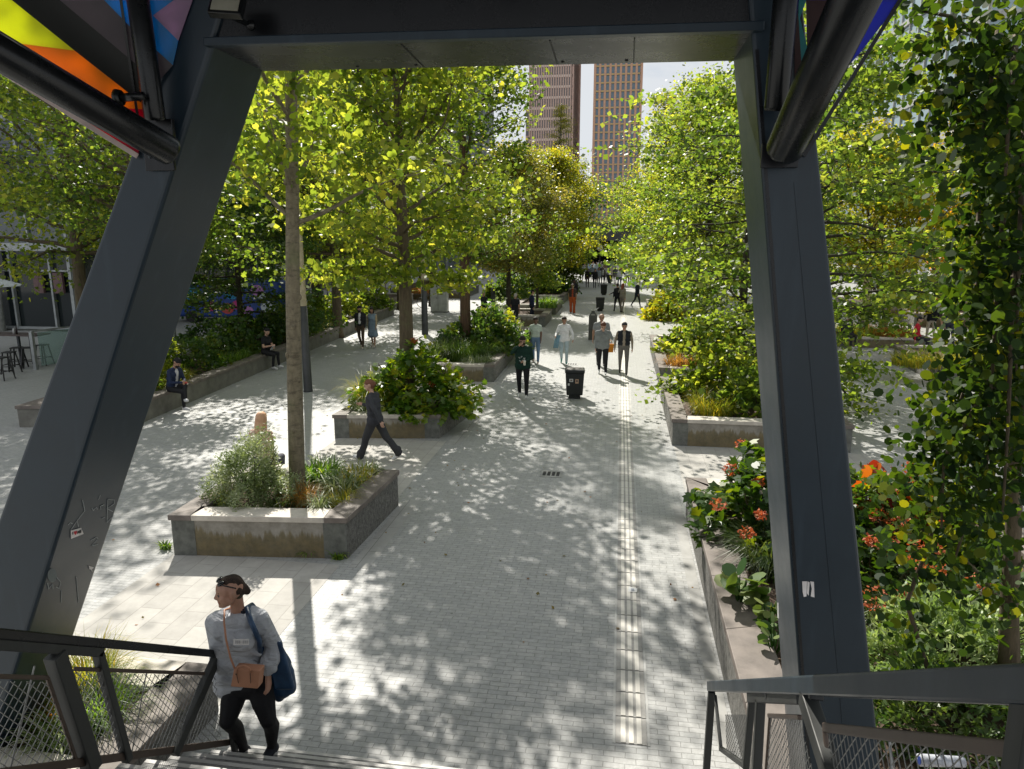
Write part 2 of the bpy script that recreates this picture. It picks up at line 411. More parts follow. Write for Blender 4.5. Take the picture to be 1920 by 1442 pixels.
fl = MB(); fl.add([(xl-.01, YF-.045, zl(xl)-.004), (xr+.02, YF-.045, zl(xr)-.004), (xr+.02, YF+.02, zl(xr)-.004), (xl-.01, YF+.02, zl(xl)-.004)]+[(xl-.01, YF-.045, zl(xl)+.045), (xr+.02, YF-.045, zl(xr)+.045), (xr+.02, YF+.02, zl(xr)+.045), (xl-.01, YF+.02, zl(xl)+.045)],
       [(0, 3, 2, 1), (4, 5, 6, 7), (0, 1, 5, 4), (1, 2, 6, 5), (2, 3, 7, 6), (3, 0, 4, 7)])
fl.build('flange', ST, be, bevel=.006)
jt = MB()
for (xa, ya), (xb, yb) in (((752, 73), (795, 127)), ((1031, 67), (1045, 121)), ((1190, 62), (1188, 119))):
    a = AY(xa, ya, YF+.06); b = AY(xb, yb, YB-.02); a.z = zl(a.x)-.001; b.z = zl(b.x)-.001; MB().bar(a, b, .008, .006).build('panel_joint', mat('black joint', (.006, .006, .006), .5), be)
for x, y in ((670, 120), (1055, 113), (1175, 110), (780, 118)):
    q = AY(x, y, YB-.08); q.z = zl(q.x)-.002; MB().ell(q, (.012, .012, .006), 8, 4).build('rivet', mat('black joint', (.006, .006, .006), .5), be)
# steel tubes that brace the parapets, bolted to the legs
TB = m_steel('black tube steel', (.006, .007, .008), .28)
def tubepart(a, b, r, name='brace_tube'):
    d = (Vector(b)-Vector(a)).normalized()
    return MB().tube([a, a+d*.02, b], [r*.97, r, r], 28).build(name, TB, pf, smooth=True)
A = AY(318, 283, 4.18); B = AX(0, 98, -3.0); B = B+(B-A)*.9; tubepart(A, B, .09)
A = AY(291, 226, 4.18); B = AY(258, -5, 4.09); B = B+(B-A)*1.2; tubepart(A, B, .062)
A = AY(1472, 278, 4.16); B = AY(1604, -5, 3.27); B = B+(B-A)*.8; tubepart(A, B, .1)
A = AY(1455, 205, 4.18); B = AY(1474, -5, 4.02); B = B+(B-A)*1.2; tubepart(A, B, .062)
for (x, y) in ((300, 300), (1462, 292)):                 # bolted gusset plates
    q = AY(x, y, YF-.03); g = MB().box(q, (.2, .02, .13)); gp = g.build('gusset_plate', STD, pf, bevel=.004)
    for dx in (-.06, 0.06): MB().ell(q+Vector((dx, -.012, .02)), (.013, .008, .013), 8, 5).build('bolt', ST, gp, smooth=True)
q = AY(304, 243, YF-.05); MB().box(q, (.16, .03, .12)).build('gusset_plate', STD, pf, bevel=.004)
q = AY(240, 183, 4.02); kn = MB().tube([q+Vector((-.07, 0, 0)), q+Vector((-.045, 0, 0))], [.05, .045], 14).tube([q+Vector((-.045, 0, 0)), q+Vector((.09, .02, .01))], .024, 10); kn.build('glass_clamp', TB, pf, smooth=True)

# printed glass parapets
def plane_hit(x, y, P, N): d = ray(x, y); return CAM+d*((P-CAM).dot(N)/d.dot(N))
def panel(label, P, N, polys, depth):
    t = thing('printed_glass_panel', label, 'glass panel', P, 0)
    mats = []; m = MB()
    for nm, col, pts in polys:
        mm = m_print(nm, col)
        if mm not in mats: mats.append(mm)
        m.prism([plane_hit(x, y, P, N) for x, y in pts], N*depth, mats.index(mm))
    m.build('glass_pane', mats, t); return t
P0 = AY(262, 291, 4.285); P1 = AY(361, -2, 4.285); P2 = AX(0, 131, -3.6)
N = (P1-P0).cross(P2-P0).normalized()
if N.dot(CAM-P0) > 0: N = -N
ex = lambda a, b, k: (a[0]+(b[0]-a[0])*k, a[1]+(b[1]-a[1])*k)
lp = panel('printed glass parapet of yellow, orange, red, black and blue bands above the left leg', P0, N, [
    ('print yellow', (.78, .82, .02), [(22, 0), (140, 95), (16, 79), (-60, 70), (-60, -62)]),
    ('print orange', (.74, .27, .01), [(140, 95), (236, 170), (270, 197), (272, 205), (207, 202), (103, 198), (-60, 96), (-60, 70), (16, 79)]),
    ('print red', (.55, .004, .05), [(103, 198), (207, 202), (272, 205), (268, 240), (258, 292)]),
    ('print black', (.022, .024, .022), [(22, 0), (112, 0), (238, 106), (296, 154), (285, 190), (272, 205), (270, 197), (236, 170), (140, 95)]),
    ('print grey', (.12, .10, .115), [(112, 0), (195, 0), (242, 48), (324, 122), (296, 154), (238, 106)]),
    ('print blue', (.01, .25, .55), [(195, 0), (326, 0), (287, 29), (334, 76), (324, 122), (242, 48)]),
    ('print mauve', (.42, .27, .42), [(326, 0), (361, 0), (334, 76), (287, 29)]),
    ('print black', (.022, .024, .022), [(22, 0), (-60, -62), (-60, -140), (112, -140), (112, 0)]),
    ('print mauve', (.42, .27, .42), [(112, 0), (112, -140), (410, -140), (361, 0), (326, 0), (195, 0)])], .02)
rl = MB(); a = plane_hit(258, 293, P0, N); b = plane_hit(-60, 95, P0, N); rl.bar(a, b, .022, .03); rl.build('edge_trim', mat('pale trim', (.55, .45, .42), .5), lp)
a = plane_hit(263, 240, P0, N)-N*.03; b = plane_hit(227, -10, P0, N)-N*.03; MB().bar(a, b, .014).build('joint_seal', STD, lp)
P0 = AY(1506, 290, 4.285); P1 = AY(1498, -2, 4.285); P2 = AX(1680, 2, 1.36)
N = (P1-P0).cross(P2-P0).normalized()
if N.dot(CAM-P0) > 0: N = -N
rp = panel('printed glass parapet of dark brown, teal, lavender and deep blue above the right leg', P0, N, [
    ('print plum', (.13, .02, .09), [(1500, 290), (1506, 291), (1536, 207), (1538, 150), (1504, 240)]),
    ('print lavender', (.2, .2, .36), [(1536, 207), (1568, 118), (1590, 124), (1538, 209)]),
    ('print deep blue', (.03, .05, .42), [(1538, 150), (1605, 0), (1640, 0), (1690, 0), (1612, 100), (1590, 124), (1568, 118), (1536, 207)]),
    ('print brown', (.07, .028, .025), [(1504, 240), (1514, 90), (1512, 0), (1605, 0), (1538, 150)]),
    ('print teal', (.04, .3, .32), [(1498, 0), (1512, 0), (1500, 34), (1514, 90), (1504, 140), (1497, 30)]),
    ('print brown', (.07, .028, .025), [(1490, 0), (1497, 30), (1504, 140), (1514, 90), (1504, 240), (1500, 290), (1490, 240)]),
    ('print deep blue', (.03, .05, .42), [(1490, -120), (1800, -120), (1690, 0), (1490, 0)])], .02)
a = plane_hit(1507, 293, P0, N); b = plane_hit(1700, -20, P0, N); MB().bar(a, b, .014, .02).build('edge_trim', STD, rp)

MB().b2(-6.5, 4.2, -1.0, YF+.2, 7.2, 7.35).build('unseen_roof_blocker', mat('dark blocker underside', (.03, .03, .032), .6), pf)  # unseen roof, added and sized to keep sky reflections off the beam
# floodlight on the beam
q = AY(426, 13, 4.11)
t = thing('floodlight', 'square black floodlight with a pale glass face on the left end of the crossbeam', 'floodlight', q)
rot = Matrix.Rotation(R(-28), 3, 'X') @ Matrix.Rotation(R(8), 3, 'Z')
MB().box(q, (.19, .05, .13), 0, rot).build('housing', TB, t, bevel=.006)
MB().box(q+rot @ Vector((0, -.027, 0)), (.155, .006, .095), 0, rot).build('lens', mat('frosted lens', (.26, .25, .2), .3), t)
MB().bar(q+Vector((.02, .02, -.05)), q+Vector((.06, .17, -.06)), .03, .02).ell(q+Vector((.06, .15, -.06)), .03).build('bracket', TB, t)

# ------------------------------------------------------------------ stickers and scratches on the legs
def on_left(x, y):                                           # hit with the inner (right-hand) face of the left leg
    n = Vector((1, 0, -.465)).normalized(); p0 = Vector((LXI(2)+.004, 4.6, 2)); return plane_hit(x, y, p0, n)
def strokes(name, lines, mt, parent, w, hit, d):
    for ln in lines:
        m = MB()
        for a, b in zip(ln, ln[1:]): m.bar(hit(*a), hit(*b), w, .002, up=d)
        m.build(name, mt, parent)
def cc(pts, x0=60, y0=920, k=6.865): return [(x0+a/k, y0+b/k) for a, b in pts]
nL = Vector((1, 0, -.465)).normalized()
strokes('scratched_graffiti', [cc(l) for l in (
    [(975, 110), (965, 410)], [(975, 110), (1060, 120), (1060, 170), (965, 230), (1040, 270)], [(965, 410), (1055, 320)], [(770, 225), (790, 255), (830, 215), (840, 245)], [(885, 245), (880, 200), (930, 180)],
    [(900, 360), (940, 340)], [(855, 120), (880, 60)], [(650, 120), (680, 260), (580, 390), (500, 510)], [(580, 390), (600, 470)], [(465, 440), (495, 410), (520, 425)], [(760, 640), (830, 600), (850, 620), (770, 710), (850, 690)],
    [(200, 1190), (215, 1270), (265, 1200), (270, 1270)], [(310, 1240), (350, 1260), (370, 1180), (320, 1120)], [(570, 1110), (600, 1440)], [(380, 1290), (375, 1440)])],
    mat('scratch', (.34, .36, .36), .8), lg, .005, on_left, nL)
m = MB(); m.prism([on_left(60+a/6.865, 920+b/6.865)-nL*.001 for a, b in [(260+58*math.cos(t), 1090+92*math.sin(t)) for t in [k*math.pi/8 for k in range(16)]]], nL*.002); m.build('paint_blot', mat('grey blot', (.16, .18, .18), .8), lg)
t = thing('sticker', 'small white sticker with a red heart between black letters on the left leg', 'sticker', on_left(146, 998))
m = MB(); m.prism([on_left(*cc([q])[0]) for q in ((497, 515), (628, 478), (662, 555), (500, 618))], nL*.003); m.build('backing', mat('sticker white', (.72, .68, .66), .6), t)
o2 = lambda x, y: on_left(x, y)+nL*.005
m = MB(); m.prism([o2(*cc([q])[0]) for q in ((530, 530), (540, 518), (550, 524), (562, 512), (572, 520), (568, 545), (555, 568), (538, 555))], nL*.001); m.build('heart', mat('heart red', (.5, .01, .03), .6), t)
strokes('lettering', [cc(l) for l in ([(517, 530), (520, 560)], [(582, 552), (583, 520), (592, 540), (600, 512), (604, 545)], [(610, 508), (618, 540)], [(625, 535), (620, 505), (630, 500)])], mat('ink black', (.02, .02, .02), .6), t, .007, o2, nL)
m = MB(); m.prism([on_left(*cc([q])[0]) for q in ((728, 965), (795, 990), (770, 1010), (775, 1050), (760, 1020), (735, 1005))], nL*.003)
tag(m.build('sticker', MATS['sticker white']), 'torn white sticker scrap low on the dark inner face of the left leg', 'sticker')
def on_right(x, y): return AY(x, y, YF-.002)
t = thing('poster_scrap', 'torn white poster scrap with vertical rips on the right leg', 'poster scrap', on_right(1515, 1104))
m = MB()
for pl in ([(1504, 1090), (1513, 1090), (1512, 1118), (1507, 1119), (1505, 1110)], [(1514, 1090), (1518, 1092), (1516, 1117), (1513, 1112)], [(1519, 1090), (1526, 1091), (1527, 1120), (1520, 1118), (1522, 1104)]):
    m.prism([on_right(*q) for q in pl], (0, -.002, 0))
m.build('paper', MATS['sticker white'], t)
m = MB(); m.prism([AX(1458, 1130, RXI(2.25)-.004), AX(1460, 1130, RXI(2.25)-.004), AX(1461, 1160, RXI(2.15)-.006), AX(1458, 1158, RXI(2.15)-.006)], (-.002, 0, 0)); m.build('paint_drip', mat('white drip', (.7, .7, .68), .5), rg)

# ------------------------------------------------------------------ stairs and railings
RISE, TREAD, Y1 = .17, .245, 5.12
NST = 17
stair = thing('staircase', 'grey granite staircase with pale step edges under the portal', 'staircase', (-1.1, 3, 0))
MG = mat('grey granite', (.17, .17, .165), .65, var=.35, scale=26, bmp=.1, bscale=90)
MN = mat('pale nosing', (.42, .41, .39), .55, var=.15)
for i in range(NST):
    y = Y1-TREAD*i; z = RISE*(i+1); lim = -3.18
    s = MB().b2(lim, .84, y-TREAD+.002, y, 0 if i < 3 else z-.34, z)
    st = s.build('step', MG, stair)
    n = MB().b2(lim+.002, .838, y-.03, y+.003, z-.02, z+.003); n.build('nosing', MN, st)
MB().b2(-3.18, .84, -3, Y1-TREAD*NST, RISE*NST-.3, RISE*NST).build('landing', MG, stair)
RB = mat('bronze frame', (.10, .075, .06), .45, .5, var=.2); GB = m_steel('grey rail steel', (.035, .037, .035), .55)
WR = mat('stainless wire', (.24, .24, .23), .4, .8)
def clip(poly, a, b):
    """part of the line a-b that lies inside a convex polygon (2-D, either winding)"""
    ar = sum(p[0]*q[1]-q[0]*p[1] for p, q in zip(poly, poly[1:]+poly[:1])); s = 1 if ar > 0 else -1
    t0, t1 = 0., 1.; d = (b[0]-a[0], b[1]-a[1])
    for p, q in zip(poly, poly[1:]+poly[:1]):
        nx, ny = -(q[1]-p[1])*s, (q[0]-p[0])*s
        den = nx*d[0]+ny*d[1]; num = nx*(p[0]-a[0])+ny*(p[1]-a[1])
        if abs(den) < 1e-9:
            if num > 0: return None
            continue
        t = num/den
        if den > 0: t0 = max(t0, t)
        else: t1 = min(t1, t)
    return (t0, t1) if t1 > t0 else None
def infill(poly, X, parent, sp=.045, w=.0035):
    m = MB(); ys = [p[0] for p in poly]; zs = [p[1] for p in poly]; c = (sum(ys)/len(ys), sum(zs)/len(zs)); L = 3
    for base in (.694+.9, .694-1.5):
        d = Vector((1, -base)).normalized(); n = Vector((-d.y, d.x))
        for k in range(-60, 61):
            o = Vector(c)+n*(k*sp); a, b = o-d*L, o+d*L
            r = clip(poly, a, b)
            if r: m.bar((X, *(a+(b-a)*r[0])), (X, *(a+(b-a)*r[1])), w)
    return m.build('wire_mesh', WR, parent)
# left railing
XL = -3.1
lrl = thing('railing', 'dark steel stair railing with wire mesh beside the climbing woman', 'railing', (XL, 3, 0), 0, 'stair railings')
pt = lambda px, py, X=XL: AX(px, py, X)
h = MB(); h.bar((XL, 4.71, 1.335), (XL, 1.0, 3.906), .06, .055); h.bar((XL, 1.0, 3.906), (XL, -1, 3.906), .06, .055); h.build('handrail', TB, lrl, bevel=.008)
def post(a, b, w, nm='post', h=None, m=GB, par=lrl, up=(0, 1, 0)): return MB().bar(a, b, w, h or w, up=up).build(nm, m, par, bevel=.005)
post((XL, 4.69, 1.31), (XL, 4.07, .93), .055, h=.08, up=(0, 0, 1))
post((XL, 4.73, 1.31), (XL+.05, 4.76, .3), .04)
post((XL, 3.50, 2.11), (XL, 3.63, 1.24), .054, h=.05)
post((XL, 3.19, 2.29), (XL, 3.34, 1.42), .08, h=.09)
post((XL, 3.52, 2.095), (XL, 2.3, 2.94), .054, 'top_bar', .054)
post((XL, 2.1, 3.05), (XL, 2.22, 2.2), .08, h=.09)
post((XL, 3.31, 2.12), (XL, 4.52, 1.285), .02, 'mesh_bar', .025, RB)
post((XL, 3.12, 2.19), (XL, 2.2, 2.83), .02, 'mesh_bar', .025, RB)
post((XL, 3.12, 2.19), (XL, 3.24, 1.52), .018, 'mesh_bar', .02, RB)
post((XL, 4.86, .42), (XL, 1.4, .42+3.46*.694), .02, 'stringer', .05, RB, up=(0, 0, 1))
post(pt(275, 1260), pt(247, 1412), .008, 'tie_rod', m=WR); post(pt(65, 1248), pt(20, 1439), .010, 'tie_rod', m=WR)
infill([(3.31, 2.1), (4.5, 1.28), (4.08, .98), (3.4, 1.46)], XL, lrl); infill([(3.11, 2.17), (2.2, 2.8), (2.3, 2.22), (3.23, 1.57)], XL, lrl)
infill([(4.66, 1.24), (4.12, .92), (4.66, .58)], XL, lrl)
# right railing
XR = .76
rrl = thing('railing', 'dark steel stair railing with zigzag frames in front of the right leg', 'railing', (XR, 3, 0), 0, 'stair railings')
q = lambda px, py: AX(px, py, XR)
h = MB(); h.bar((XR, 4.90, 1.315), (XR, .95, 4.03), .06, .07); h.bar((XR, .95, 4.03), (XR, -1, 4.03), .06, .065); h.build('handrail', ST, rrl, bevel=.008)
P = lambda a, b, w, nm='post', h=None, m=GB, up=(0, 1, 0): post(a, b, w, nm, h, m, rrl, up)
P((XR, 4.85, 1.31), (XR, 4.87, .25), .05)
P(q(1341, 1304), q(1352, 1404), .022, 'strut'); P(q(1352, 1404), q(1397, 1436), .03, 'strut'); P(q(1398, 1440), q(1410, 1310), .035, 'strut')
P(q(1408, 1308), q(1504, 1309), .045, 'top_bar', .05); P(q(1426, 1312), q(1418, 1460), .045)
P(q(1513, 1306), q(1563, 1460), .06, h=.07)
P(q(1442, 1342), q(1500, 1345), .018, 'mesh_bar', .02, RB); P(q(1444, 1342), q(1436, 1450), .014, 'mesh_bar', .016, RB)
P(q(1546, 1364), q(1903, 1406), .018, 'mesh_bar', .032, RB); P(q(1546, 1364), q(1556, 1460), .016, 'mesh_bar', .02, RB)
P(q(1668, 1388), q(1674, 1460), .008, 'tie_rod', m=WR)
P(q(1938, 1290), q(1912, 1480), .045, h=.06)
for x in (1445, 1530): P(q(x, 1288), q(x, 1312), .05, 'bracket', .03, TB)
g2 = lambda px, py: (q(px, py).y, q(px, py).z)
infill([g2(1360, 1340), g2(1404, 1340), g2(1397, 1432), g2(1362, 1408)], XR, rrl, .03, .0024)
infill([g2(1444, 1346), g2(1500, 1348), g2(1530, 1470), g2(1436, 1470)], XR, rrl, .03, .0024)
infill([g2(1550, 1368), g2(1900, 1409), g2(1890, 1480), g2(1560, 1480)], XR, rrl, .04, .0024)

# ------------------------------------------------------------------ planters
MPW = m_planterwall(); MRS = m_roughstone()
MDK = mat('dark corner stone', (.13, .135, .12), .85, var=.4, scale=6, bmp=.2, bscale=30)
MSC = mat('smooth grey bench concrete', (.16, .155, .135), .85, var=.3, scale=3, bmp=.1, bscale=40)
MCP = mat('brown grey coping', (.165, .14, .122), .7, var=.3, scale=4, bmp=.08, bscale=60)
MCL = mat('pale coping', (.50, .46, .40), .7, var=.2, scale=5, bmp=.08, bscale=60)
MSO = mat('bark mulch soil', (.07, .045, .03), .95, var=.6, scale=22, bmp=.8, bscale=40)
def inset(poly, d):
    k = len(poly); out = []
    for i in range(k):
        p0, p1, p2 = Vector(poly[i-1]), Vector(poly[i]), Vector(poly[(i+1) % k])
        d1 = (p1-p0).normalized(); d2 = (p2-p1).normalized(); n1 = Vector((-d1.y, d1.x)); n2 = Vector((-d2.y, d2.x))
        s = n1+n2; out.append(p1+s*(d/(1+n1.dot(n2))))
    return out
PLN = []
def planter(poly, h, label, cop=.34, kinds=None, corners=True, soil=.12):
    """poly counter-clockwise; kinds per edge: 0 pale concrete, 2 rough stone"""
    c = sum((Vector(p) for p in poly), Vector((0, 0)))/len(poly)
    t = thing('planter', label, 'planter', (c.x, c.y, 0), 0, 'stone planters')
    k = len(poly); kinds = kinds or [0]*k
    wo = inset(poly, .03); wi = inset(poly, cop-.04); co = poly; ci = inset(poly, cop); hz = h-.085
    w = MB()
    for i in range(k):
        j = (i+1) % k
        w.add([(*wo[i], 0), (*wo[j], 0), (*wo[j], hz), (*wo[i], hz), (*wi[i], 0), (*wi[j], 0), (*wi[j], hz), (*wi[i], hz)], [(0, 1, 2, 3), (5, 4, 7, 6)], kinds[i])
        if corners and kinds[i] == 0:
            a, b = Vector(wo[i]), Vector(wo[j]); d = (b-a).normalized(); L = (b-a).length; n = Vector((d.y, -d.x))*.006
            for s0, s1 in ((0, .34), (L-.34, L)):
                p, r = a+d*s0, a+d*s1
                w.add([(*(p+n), 0), (*(r+n), 0), (*(r+n), hz), (*(p+n), hz), (*p, 0), (*r, 0), (*r, hz), (*p, hz)], [(0, 1, 2, 3), (1, 5, 6, 2), (4, 0, 3, 7), (3, 2, 6, 7)], 1)
    w.build('wall', [MPW, MDK, MRS, MSC], t)
    cp = MB()
    for i in range(k):
        j = (i+1) % k
        a, b, e, f = Vector(co[i]), Vector(co[j]), Vector(ci[j]), Vector(ci[i])
        cuts = [0, 1]; L = (b-a).length
        n = max(1, round(L/1.1)); 
        if kinds[i] == 0 and corners and L > 1.2: cuts = [0, .34/L, 1-.34/L, 1]
        else: cuts = [q/n for q in range(n+1)]
        for q, (u, v) in enumerate(zip(cuts, cuts[1:])):
            u2, v2 = u+(.003/L if q else 0), v
            o1, o2, i1, i2 = a.lerp(b, u2), a.lerp(b, v2), f.lerp(e, u2), f.lerp(e, v2)
            if len(cuts) == 4 and q == 1: # middle slab: cut square across
                d = (b-a).normalized(); nn = Vector((-d.y, d.x)); i1, i2 = o1+nn*cop, o2+nn*cop
            if len(cuts) == 4 and q == 0: d = (b-a).normalized(); i2 = o2+Vector((-d.y, d.x))*cop
            if len(cuts) == 4 and q == 2: d = (b-a).normalized(); i1 = o1+Vector((-d.y, d.x))*cop
            pl = [(*o1, hz+.002), (*o2, hz+.002), (*i2, hz+.002), (*i1, hz+.002)]
            cp.prism(pl, (0, 0, h-hz-.002), 1 if (len(cuts) == 4 and q == 1) else 0)
    cp.build('coping', [MCP, MCL], t, bevel=.008, seg=2)
    z = h-soil; so = MB(); so.add([(*p, z) for p in wi], [tuple(range(k))]); so.build('soil', MSO, t)
    PLN.append((poly, z)); return t
def rect(x0, x1, y0, y1): return [Vector((x0, y0)), Vector((x1, y0)), Vector((x1, y1)), Vector((x0, y1))]
KS = [0, 2, 0, 2]
planter([Vector((-6.42, 8.86)), Vector((-3.79, 9.14)), Vector((-3.70, 11.35)), Vector((-6.44, 11.35))], .64, 'square stone planter with a moss stained front around the pale bare trunk', .36, KS)
planter([Vector((-6.52, 15.15)), Vector((-4.04, 15.50)), Vector((-3.76, 18.1)), Vector((-6.45, 18.1))], .57, 'stone planter under the round hydrangea bush, behind the woman walking left', .34, KS)
planter([Vector((-6.3, 22.1)), Vector((-3.94, 22.2)), Vector((-4.1, 32)), Vector((-6.3, 32))], .57, 'long stone planter holding the flared red brown trunk', .34, KS)
for px, py, L, lb in ((1023, 613, 3.6, 'stone planter with dark soil beside the person in black seen from behind'), (1043, 590, 5, 'stone planter with a bright green grass tuft'), (1058, 570, 6, 'stone planter behind the person in orange trousers'), (1068, 555, 10, 'stone planter farthest along the left of the walkway')):
    p = G(px, py); planter(rect(p.x-2.6, p.x, p.y, p.y+L), .6, lb, .34, KS)
planter(rect(1.18, 5.6, 4.5, 11.65), .66, 'near right stone planter with rough sides and orange flowered hydrangeas', .42, [0, 2, 0, 2])
planter(rect(1.23, 5.1, 15.75, 20.8), .62, 'stone planter right of the tactile strip under hanging branches', .36, KS)
planter(rect(1.27, 5.3, 22.25, 30), .62, 'stone planter with a rusty grass clump right of the walkers', .36, KS)
planter(rect(1.7, 5, 43, 48), .6, 'stone planter with pale plants behind the man in a dark coat', .36, KS)
# long seat-height wall planter on the left
a, b = Vector((-11.8, 15.4)), Vector((-13.5, 41.5))
planter([Vector((-14.6, 14.9)), a, b, Vector((-16.6, 41.5))], .55, 'long low planter wall used as a bench by two seated people', .42, [3, 3, 3, 3], False)
p = G(905, 535); 
for px, py, wx, wy, lb in ((985/1.21, 562, 3.4, 5, 'pale stone planter with yellow flowers beside the bicycle'), (735, 580, 5, 5, 'stone planter beside the grey utility cabinet'), (870, 560, 3.5, 6, 'pale stone planter with clipped grass behind the third trunk')):
    p = G(px, py); planter(rect(p.x-wx, p.x, p.y, p.y+wy), .65, lb, .34, KS)
# right side plaza planters
p = G(1640, 662); planter(rect(9.28, 13.04, 31.7, 34.3), .45, 'low planter of yellow grasses beside the dark bollard', .3, KS)
planter([G(1760, 722).to_2d(), G(1860, 722).to_2d(), G(1860, 680).to_2d(), G(1672, 676).to_2d()], .62, 'brown edged planter with a slanting side behind the dangling branches', .3, [2, 0, 0, 2])
p = G(1640, 592); planter(rect(p.x-1, p.x+8, p.y, p.y+5), .75, 'long pale planter at the far side of the right plaza', .34, KS)
p = G(1712, 612); planter(rect(p.x, p.x+7, p.y, p.y+2.5), .7, 'pale planter behind the man in a black jacket and cream trousers', .34, KS)
# planter below the left railing
planter(rect(-6.6, -3.78, 4.0, 5.75), .5, 'low planter of grasses behind the left railing', .42, [0, 2, 0, 2])
# ------------------------------------------------------------------ trees
BK_PALE = m_bark('pale ringed bark', (.12, .10, .065), (.24, .205, .135), (5, 5, 2.5), 1)
BK_BROWN = m_bark('brown bark', (.06, .045, .028), (.15, .115, .07))
BK_DARK = m_bark('dark bark', (.022, .018, .013), (.06, .048, .032))
BK_RED = m_bark('red brown fibrous bark', (.05, .028, .016), (.14, .08, .045), (9, 9, .7))
LF_LIME = leafmat('lime leaves', [(.04, .075, .012), (.085, .13, .018), (.145, .185, .028), (.24, .25, .045)], .66)
LF_GREEN = leafmat('green leaves', [(.028, .06, .012), (.06, .105, .016), (.10, .15, .024), (.18, .205, .04)], .6)
LF_DARK = leafmat('dark green leaves', [(.02, .055, .012), (.036, .08, .015), (.06, .105, .02), (.11, .125, .02)], .45)
LF_GOLD = leafmat('gold green leaves', [(.08, .12, .012), (.14, .175, .014), (.22, .22, .014), (.33, .26, .014)], .5)
LF_RUST = leafmat('rusty autumn leaves', [(.07, .10, .014), (.14, .15, .016), (.28, .15, .014), (.30, .07, .014)], .48)
LF_BROWN = leafmat('brown green leaves', [(.06, .085, .018), (.10, .125, .022), (.15, .15, .03), (.19, .15, .045)], .45)
LF_BLUE = leafmat('blue green needles', [(.035, .07, .035), (.06, .10, .045), (.10, .13, .04), (.15, .15, .03)], .4)
LF_CONE = leafmat('yellow green needles', [(.09, .12, .015), (.15, .17, .02), (.22, .21, .02), (.27, .22, .025)], .45)

def treeskel(rng, H, base, Rr, tr, prof='oval', nb=26, flare=1.3, lean=(0, 0), up0=.5, up1=1.1, twig=4, stems=1, z0=0):
    mb = MB(); cl = []
    def wob(s): return rng.normal(0, s)
    tops = []
    for s in range(stems):
        k = 9; pts = []; ra = []
        bx, by = (0, 0) if stems == 1 else (wob(.06), wob(.06)); ax, ay = lean
        if stems > 1: a = 2*math.pi*s/stems+wob(.3); ax += math.cos(a)*.22; ay += math.sin(a)*.22
        for i in range(k):
            t = i/(k-1); z = z0+(H*.96-z0)*t
            pts.append(Vector((bx+ax*H*t**1.2+wob(.02)*t*2, by+ay*H*t**1.2+wob(.02)*t*2, z)))
            r = tr*(1-t)**.8/(1 if stems == 1 else 1.5)+.012
            if i == 0: r *= flare
            ra.append(r)
        if flare > 1.05:
            p = pts[0].lerp(pts[1], .25); pts.insert(1, p); ra.insert(1, ra[1]*1.06)
        mb.tube(pts, ra, 12); tops.append((pts, ra))
    def tpt(pts, z):
        for a, b in zip(pts, pts[1:]):
            if a.z <= z <= b.z: return a.lerp(b, (z-a.z)/max(1e-6, b.z-a.z))
        return pts[-1].copy()
    for i in range(nb):
        t = (i+.5)/nb; pts, ra = tops[i % len(tops)]
        zb = base+(H*.95-base)*(t**1.05)
        if prof == 'oval': f = math.sin(math.pi*(.17+.76*t))**.75
        elif prof == 'cone': f = (1-t)**.8*.95+.06
        elif prof == 'round': f = math.sqrt(max(.05, 1-(2*t-.9)**2*.9))
        elif prof == 'layer': f = (math.sin(math.pi*(.2+.72*t))**.6)
        else: f = .5+.5*t
        L = Rr*f*(.75+.5*rng.random()); az = i*2.39996+wob(.35)
        el = up0+(up1-up0)*t+wob(.12)
        p = tpt(pts, zb-L*math.sin(el)*.35 if prof != 'layer' else zb)
        if p.z < max(z0, base*.8): p = tpt(pts, max(z0+.05, base*.85))
        d = Vector((math.cos(az)*math.cos(el), math.sin(az)*math.cos(el), math.sin(el)))
        bp = [p.copy()]; br = [max(.012, tr*.34*(1-t*.6))]; n = 6
        for j in range(1, n+1):
            d = (d+Vector((wob(.13), wob(.13), wob(.10)-(.06 if prof == 'layer' else .0)))).normalized()
            bp.append(bp[-1]+d*(L/n)); br.append(br[0]*(1-j/n)**.9+.006)
        mb.tube(bp, br, 5, cap=False)
        for j in range(2, n+1):
            if rng.random() < .9: cl.append((*bp[j], .8+.4*rng.random()))
        for s in range(twig):
            u = .3+.68*rng.random(); j = min(n-1, int(u*n)); q = bp[j].lerp(bp[j+1], u*n-j)
            dd = (d+Vector((wob(.75), wob(.75), wob(.35)))).normalized(); l2 = L*(.22+.22*rng.random())
            e = q+dd*l2; mb.tube([q, q.lerp(e, .5)+Vector((0, 0, wob(.03))), e], [.012, .008, .004], 4, cap=False)
            cl.append((*q.lerp(e, .55), .7+.4*rng.random())); cl.append((*e, .8+.5*rng.random()))
    return mb, np.array(cl)
def crownleaves(rng, cl, per, sig, size, shape=KITE, flat=.55, up=.55, droop=.25, keep=1.0):
    n = len(cl); hold = rng.random(n) < keep; cl = cl[hold]; n = len(cl)
    cnt = np.maximum(1, (per*rng.uniform(.35, 1.5, n)).astype(int))
    C = np.repeat(cl[:, :3], cnt, 0); s = np.repeat(cl[:, 3], cnt)[:, None]*sig
    Pp = C+rng.normal(size=C.shape)*s*np.array([1, 1, flat])
    lv = np.clip(np.repeat(rng.uniform(.1, .75, n), cnt)+rng.normal(0, .17, len(C)), 0, 1)
    V, K = leafcloud(Pp, size, rng, shape, up, droop)
    return V, K, lv
def lean_at(kw, z, H): return kw.get('lean', (0, 0))[0]*H*(z/(H*.96))**1.2
